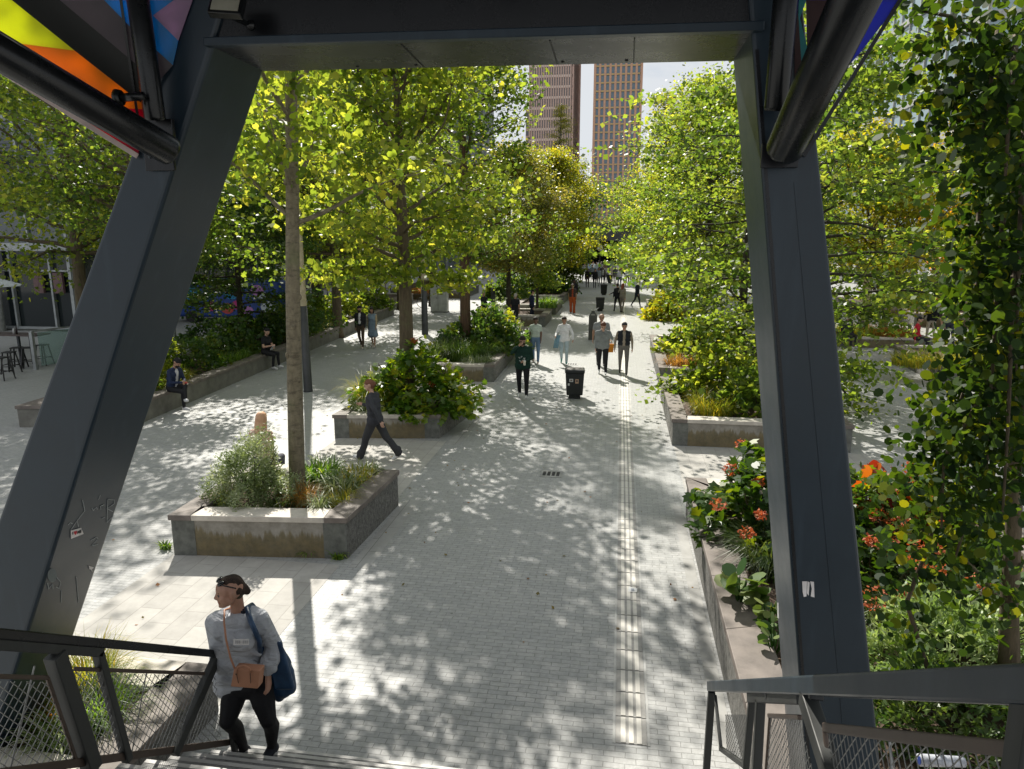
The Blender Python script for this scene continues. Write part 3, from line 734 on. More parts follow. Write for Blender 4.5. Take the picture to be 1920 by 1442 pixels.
def tree(name, label, loc, seed, H, base, Rr, tr, per, sig, size, bark, leaf, group=None, prof='oval', nb=26, shape=KITE, rz=0, flat=.55, keep=1., z0=0, cat='tree', up=.55, droop=.25, **kw):
    rng = np.random.default_rng(seed)
    t = thing(name, label, cat, (0, 0, 0), 0, group)
    mb, cl = treeskel(rng, H, base, Rr, tr, prof, nb, z0=z0, **kw)
    if bark is BK_PALE:
        for kz, ka in ((1.1, -1.4), (1.9, -.5), (2.3, -2.2), (2.75, -1.2), (3.2, .1), (3.6, -1.9), (4.3, -.9), (4.9, -2.4)):
            rr_ = tr*(1-kz/H)**.8; mb.ell((math.cos(ka)*rr_+lean_at(kw, kz, H), math.sin(ka)*rr_, kz), (.04, .04, .055), 9, 6)
    mb.build('trunk', bark, t, smooth=True)
    V, K, lv = crownleaves(rng, cl, per, sig, size, shape, flat, up, droop, keep)
    npmesh('crown', V, K, leaf, t, lv); t.location = loc; t.rotation_euler = (0, 0, rz)
    return t
GL, GR = 'trees along the left of the walkway', 'trees along the right of the walkway'
GB_, GP = 'trees in front of the left building', 'trees on the right plaza'
# left lane: straight trunks standing in the planters
tree('tree', 'nearest tree with a tall bare pale ringed trunk in the square planter', (-5.12, 10.35, .5), 11, 13.7, 4.4, 2.6, .12, 26, .32, .11, BK_PALE, LF_LIME, GL, nb=30, up=.35, shape=MAPLE, flare=1.15, twig=5, keep=.75, up0=.45, up1=1.1, lean=(.055, 0))
p2 = AY(763, 690, 17.0); tree('tree', 'tree with a thick brown trunk rising out of the round hydrangea bush', (p2.x, 17.0, .43), 12, 10.6, 3.0, 2.8, .19, 25, .36, .12, BK_BROWN, LF_LIME, GL, nb=42, flat=.4, up=.35, shape=MAPLE, flare=1.2, twig=6, up0=.15, up1=.95, rz=.6)
p3 = AY(873, 650, 25.5); tree('tree', 'tree with a red brown trunk flared at its foot behind the dark bush', (p3.x, 25.5, .43), 13, 14.6, 3.4, 2.6, .20, 27, .32, .115, BK_RED, LF_GREEN, GL, nb=40, flare=2.3, twig=6, up0=.05, up1=.9)
p = G(1000, 600, .5); tree('tree', 'brownish small leaved tree behind the third trunk on the left of the walkway', (-5.95, 38, .4), 14, 8.6, 2.4, 3.0, .14, 55, .38, .11, BK_DARK, LF_BROWN, GL, nb=36, twig=6, up0=.2, up1=1.0)
tree('tree', 'small bright green tree over the planter with dark soil', (-4.8, 41.5, .4), 15, 5.7, 1.5, 2.0, .08, 36, .32, .12, BK_DARK, LF_GREEN, GL, nb=26, twig=5)
tree('tree', 'yellow green domed tree in front of the brick tower with the stepped side', (-5.2, 54.5, 0), 16, 10.7, 2.6, 3.5, .17, 52, .42, .13, BK_DARK, LF_GOLD, GL, prof='round', nb=48, twig=7)
tree('tree', 'slender feathery cone shaped tree rising in front of the stepped brick tower', (-5.9, 68.5, 0), 17, 17.2, 7, 2.3, .15, 26, .3, .13, BK_DARK, LF_CONE, GL, prof='cone', nb=46, up0=.1, up1=.5, twig=5, flat=.35, shape=NARROW)
tree('tree', 'tall blue green needled tree reaching under the beam left of the brick tower', (-12.6, 47, 0), 18, 17.5, 5, 3.2, .22, 38, .36, .16, BK_DARK, LF_BLUE, GL, prof='cone', nb=48, up0=.15, up1=.6, twig=6, shape=NARROW)
tree('tree', 'low dense green tree beside the distant crowd', (-5.6, 66.7, 0), 19, 5.8, 1.6, 2.9, .13, 40, .38, .18, BK_DARK, LF_GREEN, GL, prof='round', nb=40, twig=6)
tree('tree', 'broad green tree arching over the distant crowd', (-6.6, 77, 0), 20, 10.2, 2.7, 4.6, .2, 55, .5, .2, BK_DARK, LF_GREEN, GL, prof='round', nb=46, twig=7)
# left wall planter and building front
pA = G(456, 648, .4); tree('tree', 'dark layered small tree in the long wall planter between the two seated people', (pA.x, pA.y, .36), 21, 6.5, .9, 3.0, .13, 45, .32, .11, BK_DARK, LF_DARK, GB_, prof='layer', nb=34, flat=.22, up0=-.02, up1=.35, twig=6)
pB = G(597, 606, .4); tree('tree', 'tree with a dark straight trunk in the long wall planter behind the lamp post', (pB.x, pB.y, .36), 22, 12.8, 3.9, 4.6, .25, 36, .45, .14, BK_DARK, LF_GREEN, GB_, nb=44, twig=6, up0=.1, up1=.9)
bigL = tree('tree', 'yellow green tree seen left of the leaning steel leg', (-19.2, 23.1, 0), 23, 12.3, 4.1, 5.1, .25, 25, .42, .13, BK_BROWN, LF_LIME, GB_, nb=52, twig=7, up=.35, up0=.16, up1=.85)
for (x, y, rz, s, lb) in ((-13.0, 31.4, 2.1, .9, 'leafy tree between the dark trunk and the thick brown trunk'), (-20.6, 36.8, 4.0, .9, 'leafy tree in front of the food truck'), (-20.3, 50.4, 1.0, .85, 'leafy tree behind the red cafe chairs'), (-17.7, 62.3, 5.2, .8, 'distant leafy tree at the end of the left building')):
    copy_thing(bigL, (x, y, 0), rz, s, lb)
tree('tree', 'leafy tree standing behind the leaning left leg near the seated man', (-13.9, 19.2, .43), 24, 11.0, 3.9, 3.8, .2, 28, .42, .115, BK_BROWN, LF_GREEN, GB_, nb=42, twig=7, up=.4, up0=.05, up1=.9)
copy_thing(bigL, (-14.1, 44.5, 0), 3.3, .77, 'leafy tree above the bicycle and the grey cabinet')
# right lane
hb = tree('tree', 'low spreading tree whose branches hang over the planter right of the tactile strip', (4.6, 19.7, .5), 31, 9.2, 1.0, 3.8, .17, 26, .34, .12, BK_DARK, LF_GREEN, GR, prof='layer', nb=46, flat=.16, twig=8, up0=-.16, up1=.55)
copy_thing(hb, (4.6, 27.8, .4), 2.2, (.95, .95, 1.0), 'spreading tree behind the planter with the rusty grass clump')
g2 = tree('tree', 'light green tree at the right edge of the gap of sky', (4.2, 36.8, .2), 32, 11.6, 2.1, 4.1, .2, 46, .42, .125, BK_DARK, LF_LIME, GR, prof='oval', nb=50, twig=7, up0=.05, up1=.9)
for (x, y, rz, s, lb) in ((4.7, 45.8, 1.2, .88, 'light green tree over the man in a dark coat'), (4.7, 55, 3.4, .95, 'light green tree beside the folding sign board'), (4.8, 64.5, 5.0, .92, 'light green tree at the far right end of the walkway'), (2.6, 76, 2.6, .95, 'light green tree arching over the right of the distant crowd')):
    copy_thing(g2, (x, y, 0), rz, s, lb)
tree('tree', 'bare tipped tall thin tree against the second brick tower', (2.75, 51.4, 0), 33, 14.4, 4.2, 2.5, .13, 16, .4, .13, BK_DARK, LF_GOLD, GR, nb=36, twig=6, keep=.75)
# right plaza
pR = G(1657, 610, .3); tree('tree', 'several stemmed tree on the right plaza with yellow and rusty leaves', (pR.x*.93, pR.y*.93, 0), 34, 8.4, 2.4, 4.3, .16, 30, .42, .14, BK_BROWN, LF_GOLD, GP, prof='round', nb=48, twig=7, stems=3, flare=1.0)
g4 = tree('tree', 'rust tinged tree in front of the glass facade on the right', (18.2, 38, 0), 35, 9.7, 2.2, 4.5, .19, 32, .42, .15, BK_BROWN, LF_RUST, GP, prof='round', nb=48, twig=7)
copy_thing(g4, (22.9, 31.9, 0), 2.0, .95, 'rust tinged tree half hidden behind the dangling branches')
0 and tree('tree', 'dark green tree touching the right edge of the leaning right leg', (9.3, 27.5, 0), 36, 7.4, 2.6, 2.8, .13, 26, .38, .12, BK_DARK, LF_GOLD, GP, nb=38, twig=7, up0=0, up1=.8)
copy_thing(g2, (10.6, 50.5, 0), 1.9, .8, 'light green tree behind the multi stemmed tree')
copy_thing(g2, (13.8, 60.8, 0), 4.4, .78, 'light green tree far back on the right plaza')
# near tree at the right edge: long dangling branches of big round leaves
def near_tree():
    AY = lambda x, y, Y: globals()['AY'](x, y, Y*1.09)
    rng = np.random.default_rng(41)
    b = AY(1893, 1330, 5.6); t = thing('tree', 'near tree at the right edge with dangling branches of big round leaves', 'tree', (b.x, b.y, .5))
    mb = MB(); top = AY(1960, -60, 5.8)
    tk = [Vector((b.x, b.y, .5)), AY(1892, 1150, 5.62), AY(1902, 950, 5.65), AY(1898, 700, 5.7), AY(1915, 400, 5.75), top]
    mb.tube(tk, [.10, .075, .06, .05, .04, .02], 10)
    cl = []
    branches = [[(1745, 1270, 5.3), (1700, 1130, 5.3), (1745, 1010, 5.35), (1760, 880, 5.4), (1815, 760, 5.4), (1840, 600, 5.4), (1835, 430, 5.4)],
                [(1880, 330, 5.6), (1835, 380, 5.4), (1835, 520, 5.3), (1825, 680, 5.2), (1785, 800, 5.15), (1760, 930, 5.1)],
                [(1900, 200, 5.6), (1830, 60, 5.3), (1780, 30, 5.2), (1725, 20, 5.2)], [(1905, 250, 5.6), (1850, 190, 5.3), (1800, 170, 5.2)],
                [(1905, 300, 5.6), (1850, 260, 5.2), (1800, 230, 5.1), (1790, 190, 5.1)], [(1905, 350, 5.6), (1880, 420, 5.0), (1870, 520, 4.9), (1865, 640, 4.9), (1855, 760, 4.9), (1850, 900, 4.9)],
                [(1910, 420, 5.6), (1900, 520, 4.8), (1895, 650, 4.7), (1890, 800, 4.7), (1880, 960, 4.7)], [(1905, 640, 5.5), (1860, 700, 5.2), (1820, 780, 5.0), (1770, 860, 5.0), (1765, 990, 5.0)],
                [(1910, 100, 5.5), (1870, 60, 5.0), (1860, 140, 4.9), (1840, 260, 4.9)], [(1900, 760, 5.5), (1850, 860, 5.2), (1820, 950, 5.1), (1790, 1050, 5.1)], [(1892, 1150, 5.6), (1840, 1080, 5.4), (1800, 1040, 5.3)],
                [(1930, 500, 5.5), (1925, 640, 5.0), (1918, 780, 5.0), (1912, 900, 5.0)], [(1915, 330, 5.5), (1880, 480, 5.3), (1868, 620, 5.3), (1862, 800, 5.3), (1850, 980, 5.3)], [(1925, 120, 5.5), (1918, 300, 4.9), (1912, 430, 4.8), (1908, 560, 4.8), (1905, 700, 4.8)], [(1905, 60, 5.3), (1900, 130, 4.6), (1890, 240, 4.6), (1885, 330, 4.6)]]
    for br in branches:
        pts = [AY(*q) for q in br]; mb.tube(pts, [.016*(1-i/len(pts))+.005 for i in range(len(pts))], 5)
        for a, c in zip(pts, pts[1:]):
            for u in (.15, .5, .85): cl.append((*a.lerp(c, u), .8+.4*rng.random()))
    mb.build('trunk', BK_BROWN, t, smooth=True)
    V, K, lv = crownleaves(rng, np.array(cl), 48, .19, .062, ROUND, 1.1, .2, .8)
    npmesh('crown', V, K, leafmat('big round leaves', [(.010, .028, .010), (.021, .048, .012), (.042, .080, .014), (.17, .19, .016)], .46, (2.9, 2.4, .5), .6), t, lv)
near_tree()
MATS['big round leaves'].node_tree.nodes['Principled BSDF'].inputs['Specular IOR Level'].default_value = .2

# ------------------------------------------------------------------ shrubs and ground plants
def blob(rng, n, c, r, shell=.6):
    """points through a lumpy dome"""
    d = unit(rng.normal(size=(n, 3))); d[:, 2] = np.abs(d[:, 2])*.95
    rad = (rng.random(n)**(1/3))*(1-shell)+shell*rng.uniform(.75, 1.02, n)
    lump = 1+.16*np.sin(d[:, 0]*7+c[0])+.14*np.sin(d[:, 1]*8+c[1]*3)+.1*np.sin(d[:, 2]*9)
    return np.array(c)+d*(rad*lump)[:, None]*np.array(r), d
def shrub(name, label, c, r, n, size, leaf, seed, shape=KITE, group=None, up=.5, droop=.1, shell=.6, stems=7, cat='shrub', out=.45):
    rng = np.random.default_rng(seed); t = thing(name, label, cat, c, 0, group)
    Pp, d = blob(rng, n, c, r, shell); V, K = leafcloud(Pp, size, rng, shape, up, droop, adir=d, amt=out)
    lv = np.clip(.45+.22*np.sin(Pp[:, 0]*5+Pp[:, 1]*4+Pp[:, 2]*6)+rng.normal(0, .2, n), 0, 1)
    npmesh('foliage', V, K, leaf, t, lv)
    mb = MB()
    for i in range(stems):
        a = rng.uniform(0, 6.28); e = Vector(c)+Vector((math.cos(a)*r[0]*.6, math.sin(a)*r[1]*.6, r[2]*.75))
        mb.tube([Vector(c)+Vector((math.cos(a)*.06, math.sin(a)*.06, 0)), Vector(c).lerp(e, .5)+Vector((0, 0, .08)), e], [.016, .011, .005], 5)
    mb.build('stem', BK_DARK, t); return t
LF_PALE = leafmat('pale silvery leaves', [(.12, .18, .06), (.20, .26, .11), (.30, .35, .2), (.46, .48, .36)], .4, (1.3, 1.3, .7))
LF_PALE2 = leafmat('pale green whorled leaves', [(.14, .22, .075), (.22, .31, .12), (.31, .39, .19), (.44, .5, .31)], .42, (1.4, 1.4, .7))
LF_HYD = leafmat('hydrangea leaves', [(.045, .11, .014), (.085, .165, .018), (.15, .22, .022), (.30, .31, .03)], .5, (2.4, 2.0, .4), .34)
LF_HYDD = leafmat('dark hydrangea leaves', [(.02, .055, .012), (.036, .085, .014), (.07, .125, .016), (.15, .18, .018)], .46, (2.4, 2.0, .4), .34)
LF_RED = leafmat('red hydrangea leaves', [(.12, .03, .01), (.22, .02, .012), (.36, .07, .01), (.5, .18, .012)], .5, (1.6, 1.1, .6), .35)
LF_FLW = leafmat('faded orange florets', [(.34, .075, .02), (.46, .11, .035), (.54, .17, .06), (.6, .32, .14)], .4, (1.3, 1, .7), .6)
GRASS_Y = leafmat('yellow green grass', [(.07, .11, .015), (.13, .17, .02), (.22, .22, .025), (.33, .25, .03)], .45)
GRASS_G = leafmat('fresh green grass', [(.03, .08, .012), (.06, .13, .018), (.10, .18, .025), (.20, .25, .05)], .45)
GRASS_D = leafmat('dark green grass', [(.014, .035, .01), (.028, .055, .014), (.05, .08, .018), (.09, .11, .03)], .35)
GRASS_R = leafmat('rusty grass', [(.09, .08, .02), (.2, .13, .03), (.3, .14, .03), (.35, .22, .05)], .4)
GRASS_V = leafmat('striped pale grass', [(.08, .14, .04), (.16, .22, .08), (.30, .34, .2), (.45, .46, .34)], .35, (1.2, 1.2, .8))
def tuft(label, c, r, n, L, W, leaf, seed, cat='grass clump', group='grass clumps in the planters', spread=.7, curl=1.0, name='grass_clump', par=None):
    rng = np.random.default_rng(seed); t = thing(name, label, cat, c, 0, group)
    a = rng.uniform(0, 6.28, n); q = np.sqrt(rng.random(n)); Pp = np.array(c)+np.stack([np.cos(a)*q*r[0], np.sin(a)*q*r[1], np.zeros(n)], 1)
    dd = unit(np.stack([np.cos(a), np.sin(a), np.zeros(n)], 1)+rng.normal(size=(n, 3))*np.array([.7, .7, 0]))
    V, K, idx = bladecloud(Pp, L, W, rng, spread, 4, curl, dd); lvb = np.clip(rng.normal(.5, .25, n), 0, 1)
    npmesh('blades', V, K, leaf, t, lvb[idx]); return t
def hydrangea(label, c, r, n, seed, nflow, red=0, size=.15, group='hydrangeas in the planters', flow_r=.09, side=None, heads=(), reds=(), lf=None):
    rng = np.random.default_rng(seed); t = thing('hydrangea', label, 'hydrangea', c, 0, group)
    Pp, d = blob(rng, n, c, r, .72); V, K = leafcloud(Pp, size, rng, LOBED, .62, .35, .35, d, .5)
    lv = np.clip(.38+.2*np.sin(Pp[:, 0]*6+Pp[:, 2]*5)+rng.normal(0, .22, n), 0, 1)
    npmesh('foliage', V, K, lf or LF_HYD, t, lv)
    mb = MB()
    for i in range(12):
        a = rng.uniform(0, 6.28); e = Vector(c)+Vector((math.cos(a)*r[0]*.65, math.sin(a)*r[1]*.65, r[2]*.8)); mb.tube([Vector(c)+Vector((math.cos(a)*.1, math.sin(a)*.1, 0)), e], [.014, .007], 5)
    mb.build('stem', BK_BROWN, t)
    P2, d2 = blob(rng, max(nflow, 1)*(1 if side is None else 5), c, tuple(x*1.02 for x in r), 1.0)
    if side is not None: P2 = P2[(d2 @ (np.array(side)/np.linalg.norm(side))) > .3]; nflow = min(nflow, len(P2))
    HP = [np.array(G(*h)) for h in heads]+list(P2[:nflow])
    for i in range(len(HP)):
        m = 80; L = flow_r*rng.uniform(.8, 1.25); Q = HP[i]+unit(rng.normal(size=(m, 3)))*L*np.array([1, 1, .8])*rng.uniform(.6, 1, (m, 1))
        V, K = leafcloud(Q, .036, rng, KITE, .5, 0); npmesh('flower_head', V, K, LF_FLW, t, np.clip(rng.normal(.35, .25, m), 0, 1))
    if reds:
        Pr = np.concatenate([np.array(G(*h))+rng.normal(size=(11, 3))*.11 for h in reds]); V, K = leafcloud(Pr, size*1.4, rng, LOBED, .3, .9, .3); npmesh('red_leaves', V, K, LF_RED, t, rng.random(len(Pr)))
    if red:
        P3, d3 = blob(rng, red*9, c, tuple(x*1.03 for x in r), 1.0); P3 = P3[(d3 @ unit(np.array([(-.55, -.6, .75)]))[0]) > .55][:red]
        V, K = leafcloud(P3, size*1.1, rng, LOBED, .5, .5, .3); npmesh('red_leaves', V, K, LF_RED, t, rng.random(len(P3)))
    return t
sg = 'shrubs in the planters'
# planter 1
z = .52
shrub('shrub', 'rounded shrub of pale silvery leaves beside the bare trunk', (*G(478, 940, z).to_2d(), z), (.64, .58, 1.02), 15000, .055, LF_PALE, 51, NARROW, sg, .6, -.1, .72, out=.3)
cnt = 0
for px, py, r, n, L, W, lf, lb in ((640, 925, .26, 190, .42, .028, GRASS_V, 'tuft of strap leaves behind the striped grass near the bare trunk'), (668, 905, .3, 260, .34, .018, GRASS_Y, 'yellow grass mound inside the right rim of the square planter'), (600, 958, .15, 150, .34, .02, GRASS_V, 'white striped grass tuft at the front rim right of the bare trunk'),
    (568, 945, .18, 260, .40, .012, GRASS_R, 'brownish grass at the foot of the bare trunk'), (640, 945, .22, 320, .30, .01, GRASS_Y, 'low yellow grass between the striped tuft and the right rim'), (600, 905, .3, 260, .5, .03, GRASS_G, 'arching green strap leaves behind the bare trunk'),
    (525, 958, .14, 200, .3, .012, GRASS_D, 'dark grass at the front rim below the silvery shrub'), (425, 945, .16, 220, .3, .011, GRASS_Y, 'yellow grass at the left rim beside the silvery shrub'), (690, 890, .2, 160, .26, .022, GRASS_V, 'striped grass in the back right corner of the square planter')):
    c = G(px, py, z); tuft(lb, (c.x, c.y, z), (r, r), n, L, W, lf, 600+cnt); cnt += 1
# planter 2
z = .45; hc = (-4.92, 16.5)
hydrangea('large round hydrangea bush with small orange heads under the thick brown trunk', (*hc, z), (1.38, 1.05, 1.42), 2300, 71, 6, 0, .15, side=(.3, -1, .6))
hydrangea('lower drooping edge of hydrangea at the front rim of the second planter', (-4.5, 15.85, z), (.75, .45, .55), 420, 72, 1, 0, .15, side=(0, -1, .5))
tuft('tall yellow green grass on the left side of the round hydrangea bush', (-5.95, 16.75, z), (.5, .8), 900, .95, .014, GRASS_Y, 711); tuft('pale striped tuft behind the woman walking left', (-5.9, 15.7, z), (.3, .22), 260, .45, .018, GRASS_V, 712)
# planter 3
z = .45
shrub('shrub', 'big dark glossy bush right of the flared red brown trunk', (-4.85, 26.0, z), (1.35, 1.9, 1.5), 4200, .14, LF_DARK, 52, KITE, sg)
shrub('shrub', 'dark creeping bush left of the flared red brown trunk', (-5.95, 24.8, z), (.6, 1.0, 1.0), 1500, .12, LF_DARK, 53, KITE, sg)
shrub('shrub', 'grey green plume shrub behind the dark glossy bush', (-5.1, 29.2, z), (1.0, 1.2, 1.5), 1800, .13, LF_PALE, 54, NARROW, sg)
shrub('shrub', 'yellow tipped bush at the right rim of the third planter', (-4.35, 28.0, z), (.5, 1.0, 1.1), 1000, .13, LF_GOLD, 55, KITE, sg)
tuft('fountain of green grass in front of the flared trunk', (-5.3, 23.6, z), (.6, .6), 900, .85, .016, GRASS_G, 721); tuft('dark grass left of the flared trunk', (-6.0, 23.4, z), (.4, .7), 700, .9, .016, GRASS_D, 722)
tuft('pale flowering tuft at the front rim of the third planter', (-4.6, 22.75, z), (.5, .35), 420, .4, .02, GRASS_V, 723); tuft('bright green grass before the dark glossy bush', (-4.7, 24.4, z), (.4, .5), 700, .7, .015, GRASS_G, 724)
# farther planters on the left of the walkway
i = 0
for px, py, r, h, lf, kind, lb in ((1025, 575, .9, .8, GRASS_G, 't', 'bright green grass tuft in the planter beside the person in orange trousers'), (1000, 548, 1.6, 1.5, LF_GREEN, 's', 'green bush behind the bright grass tuft'), (1045, 548, 1.4, 1.2, LF_DARK, 's', 'dark green bush left of the person in orange trousers'),
    (960, 560, 1.4, 1.9, LF_DARK, 's', 'dark bush behind the person in black seen from behind'), (1040, 528, 2.2, 1.6, LF_GREEN, 's', 'green bushes in the farthest planter on the left'), (925, 560, .8, .9, LF_GREEN, 's', 'leafy bush beside the seated man whose head shows')):
    c = G(px, py, .5); i += 1
    if kind == 't': tuft(lb, (c.x, c.y, .45), (r*.7, r*.7), 420, h, .05, lf, 730+i)
    else: shrub('shrub', lb, (c.x, c.y, .45), (r, r, h), 1500, .2, lf, 740+i, KITE, sg)
for px, py, lf, lb in ((870, 528, GRASS_Y, 'clipped pale grass in the planter behind the third trunk'), (812, 548, GRASS_R, 'yellow and orange flowers in the planter beside the bicycle'), (855, 521, GRASS_G, 'round green mound far behind the bicycle')):
    c = G(px, py, .6); i += 1; tuft(lb, (c.x-1.2, c.y+1, .5), (1.4, 1.6), 700, .75, .06, lf, 730+i)
# long wall planter
a, b = Vector((-11.8, 15.4)), Vector((-13.5, 41.5)); dr = (b-a).normalized(); nn = Vector((-dr.y, dr.x))
for k, (s, off, r, h, n, size, lf, lb) in enumerate(((1.8, 1.1, .75, 1.35, 1500, .12, LF_GREEN, 'bright green bush behind the seated man with crossed legs'), (3.2, 1.3, .9, 1.1, 1400, .12, LF_LIME, 'lime green bush right of the seated man with crossed legs'), (5.4, 1.3, 1.1, 1.0, 1600, .11, LF_DARK, 'dark bush in the long wall planter under the layered tree'),
    (8.0, 1.4, 1.1, 1.0, 1500, .13, LF_DARK, 'dark bush beside the seated woman in black'), (10.5, 1.5, .9, 1.3, 1300, .14, LF_DARK, 'dark bush between the seated woman and the lamp post'), (13.5, 1.3, 1.2, 1.35, 1600, .15, LF_GREEN, 'green bush behind the dark straight trunk'),
    (17, 1.3, 1.2, 1.4, 1500, .16, LF_GREEN, 'green bush left of the strolling couple'), (20.5, 1.2, 1.2, 1.3, 1300, .17, LF_LIME, 'bright bush behind the strolling couple'), (25, 1.3, 1.5, 1.2, 1300, .19, LF_GREEN, 'green bush at the far end of the long wall planter'))):
    c = a+dr*s+nn*off; shrub('shrub', lb, (c.x, c.y, .43), (r, r, h), n, size, lf, 760+k, KITE, sg)
for k, (s, lf, lb) in enumerate(((2.6, GRASS_Y, 'yellow grass along the bench wall near the seated man'), (6.5, GRASS_G, 'green grass along the bench wall under the layered tree'), (15.0, GRASS_Y, 'yellow grass along the bench wall near the dark trunk'), (22, GRASS_G, 'green grass along the bench wall beyond the strolling couple'))):
    c = a+dr*s+nn*.7; tuft(lb, (c.x, c.y, .43), (.35, 1.2), 700, .5, .02, lf, 780+k)
# right: near planter
z = .54
hydrangea('dark green hydrangea with a few orange heads left of the right leg', (2.0, 9.75, z), (.72, 1.25, .98), 1300, 81, 0, 0, .15, heads=((1392, 834, 1.4), (1422, 904, 1.4), (1346, 946, 1.25), (1426, 965, 1.2), (1370, 880, 1.35), (1400, 1000, 1.1)), flow_r=.10, lf=LF_HYDD)
hydrangea('hydrangea with fiery red leaves and orange heads right of the right leg', (3.75, 9.2, z), (1.15, 1.75, .95), 2100, 82, 2, 0, .15, side=(0, -1, .6), flow_r=.135, lf=LF_HYDD, heads=((1665, 900, 1.45), (1745, 940, 1.4), (1690, 985, 1.3), (1760, 990, 1.3), (1660, 1020, 1.2), (1765, 1065, 1.15), (1710, 880, 1.5), (1680, 925, 1.42), (1648, 965, 1.3), (1725, 920, 1.42), (1726, 953, 1.36), (1730, 1016, 1.28), (1748, 1031, 1.25), (1716, 1057, 1.2), (1687, 1043, 1.1), (1642, 1123, 1.0), (1693, 1111, 1.05), (1839, 1093, 1.1), (1700, 900, 1.4)), reds=((1640, 884, 1.45), (1648, 900, 1.4), (1699, 938, 1.4), (1705, 955, 1.34)))
hydrangea('shaded hydrangea with orange heads under the dangling branches', (3.0, 8.0, z), (.62, .6, .72), 520, 83, 2, 0, .15, side=(0, -1, .5), flow_r=.1, lf=LF_HYDD)
tuft('dark sedge between the near hydrangea and the big leaved plant', (1.95, 8.7, z), (.32, .5), 900, .6, .012, GRASS_D, 821)
tuft('dark sedge under the red leaved hydrangea', (3.6, 7.3, z), (.9, .3), 1300, .65, .012, GRASS_D, 822)
shrub('shrub', 'dense pale green shrub of whorled narrow leaves behind the right handrail', (3.2, 6.55, z), (1.05, .62, .74), 6500, .085, LF_PALE2, 56, NARROW, sg, .5, -.35, .7)
shrub('shrub', 'pale green whorled shrub at the right edge beside the near tree trunk', (4.45, 6.9, z), (.6, .5, .95), 3600, .085, LF_PALE2, 57, NARROW, sg, .5, -.35, .7)
shrub('shrub', 'dark green whorled shrub showing through the right railing', (2.9, 5.65, .54), (1.0, .6, .52), 5200, .085, leafmat('mid green whorled leaves', [(.03, .07, .015), (.06, .115, .025), (.10, .16, .04), (.2, .25, .1)], .35, (1.5, 1.4, .5)), 58, NARROW, sg, .5, -.2, .7)
def bergenia(label, c, seed, n=26, size=.2, lf=LF_PALE2):
    rng = np.random.default_rng(seed); t = thing('broad_leaved_plant', label, 'plant', c)
    a = rng.uniform(0, 6.28, n); h = rng.uniform(.08, .42, n); Pp = np.array(c)+np.stack([np.cos(a)*.07, np.sin(a)*.07, h], 1)
    V, K = leafcloud(Pp, size, rng, ROUND, .45, -.1, .3, np.stack([np.cos(a), np.sin(a), .35*np.ones(n)], 1), .75)
    npmesh('foliage', V, K, leafmat('broad leaves', [(.03, .08, .02), (.06, .12, .03), (.11, .17, .05), (.22, .26, .1)], .35, (1.6, 1.5, .5), .3), t, rng.random(n))
    mb = MB()
    for k in range(n): mb.tube([Vector(c), Vector(Pp[k])], [.008, .005], 4)
    mb.build('stem', GRASS_G, t)
bergenia('big round leaved plant spilling over the near right planter rim', (*G(1385, 1145, z).to_2d(), z), 831, 24, .22)
bergenia('yellow green lobed plant at the rim just left of the right leg', (*G(1440, 1190, z).to_2d(), z), 832, 26, .1); bergenia('second small yellow green plant at the rim by the foot of the right leg', (*G(1450, 1235, z).to_2d(), z), 833, 18, .1)
# right: farther planters
z = .5
tuft('tuft of fine grass in the planter under the low hanging branches', (2.25, 16.9, z), (.5, .5), 600, .6, .016, GRASS_Y, 841)
shrub('shrub', 'green shrub under the low spreading tree', (3.4, 17.2, z), (1.3, .9, 1.0), 1700, .12, LF_GREEN, 842, ROUND, sg); shrub('shrub', 'leafy shrub at the back of the planter right of the tactile strip', (2.6, 19.0, z), (1.2, .9, 1.2), 1700, .12, LF_LIME, 843, ROUND, sg)
tuft('rusty grass clump in the planter right of the walkers', (2.0, 22.9, z), (.5, .4), 500, .55, .02, GRASS_R, 844); shrub('shrub', 'light green bushes behind the rusty grass clump', (2.8, 25.5, z), (1.3, 1.6, 1.3), 1700, .15, LF_LIME, 845, ROUND, sg)
shrub('shrub', 'yellowish bush behind the man in a dark coat', (2.4, 41.7, 0), (1.0, 1.7, 1.35), 1500, .2, LF_GOLD, 846, KITE, sg); shrub('shrub', 'grey leaved shrub in the planter behind the man in a dark coat', (2.9, 45.1, z), (1.0, 1.5, .8), 1100, .2, LF_PALE, 847, KITE, sg)
for k, (x, y, r, h, lf, lb) in enumerate(((10.2, 32.9, .8, .75, GRASS_Y, 'yellow grass clump nearest the dark bollard'), (11.7, 32.9, .9, .7, GRASS_R, 'tawny grass clump at the right end of the low planter'))): tuft(lb, (x, y, .3), (r, r), 700, h, .03, lf, 850+k)
c = G(1760, 690, .5); tuft('yellow grass in the brown edged planter with a slanting side', (c.x-.3, c.y+.3, .5), (1.0, .7), 900, .6, .022, GRASS_Y, 853); tuft('yellow green strap leaves behind the dangling branches', (c.x+1.3, c.y+.3, .5), (.8, .7), 500, .8, .05, GRASS_Y, 854)
c = G(1690, 575, .6); shrub('shrub', 'low green hedge in the long pale planter of the right plaza', (c.x+2.6, c.y+2, .6), (3.8, 1.6, 1.3), 1900, .2, LF_GREEN, 855, KITE, sg)
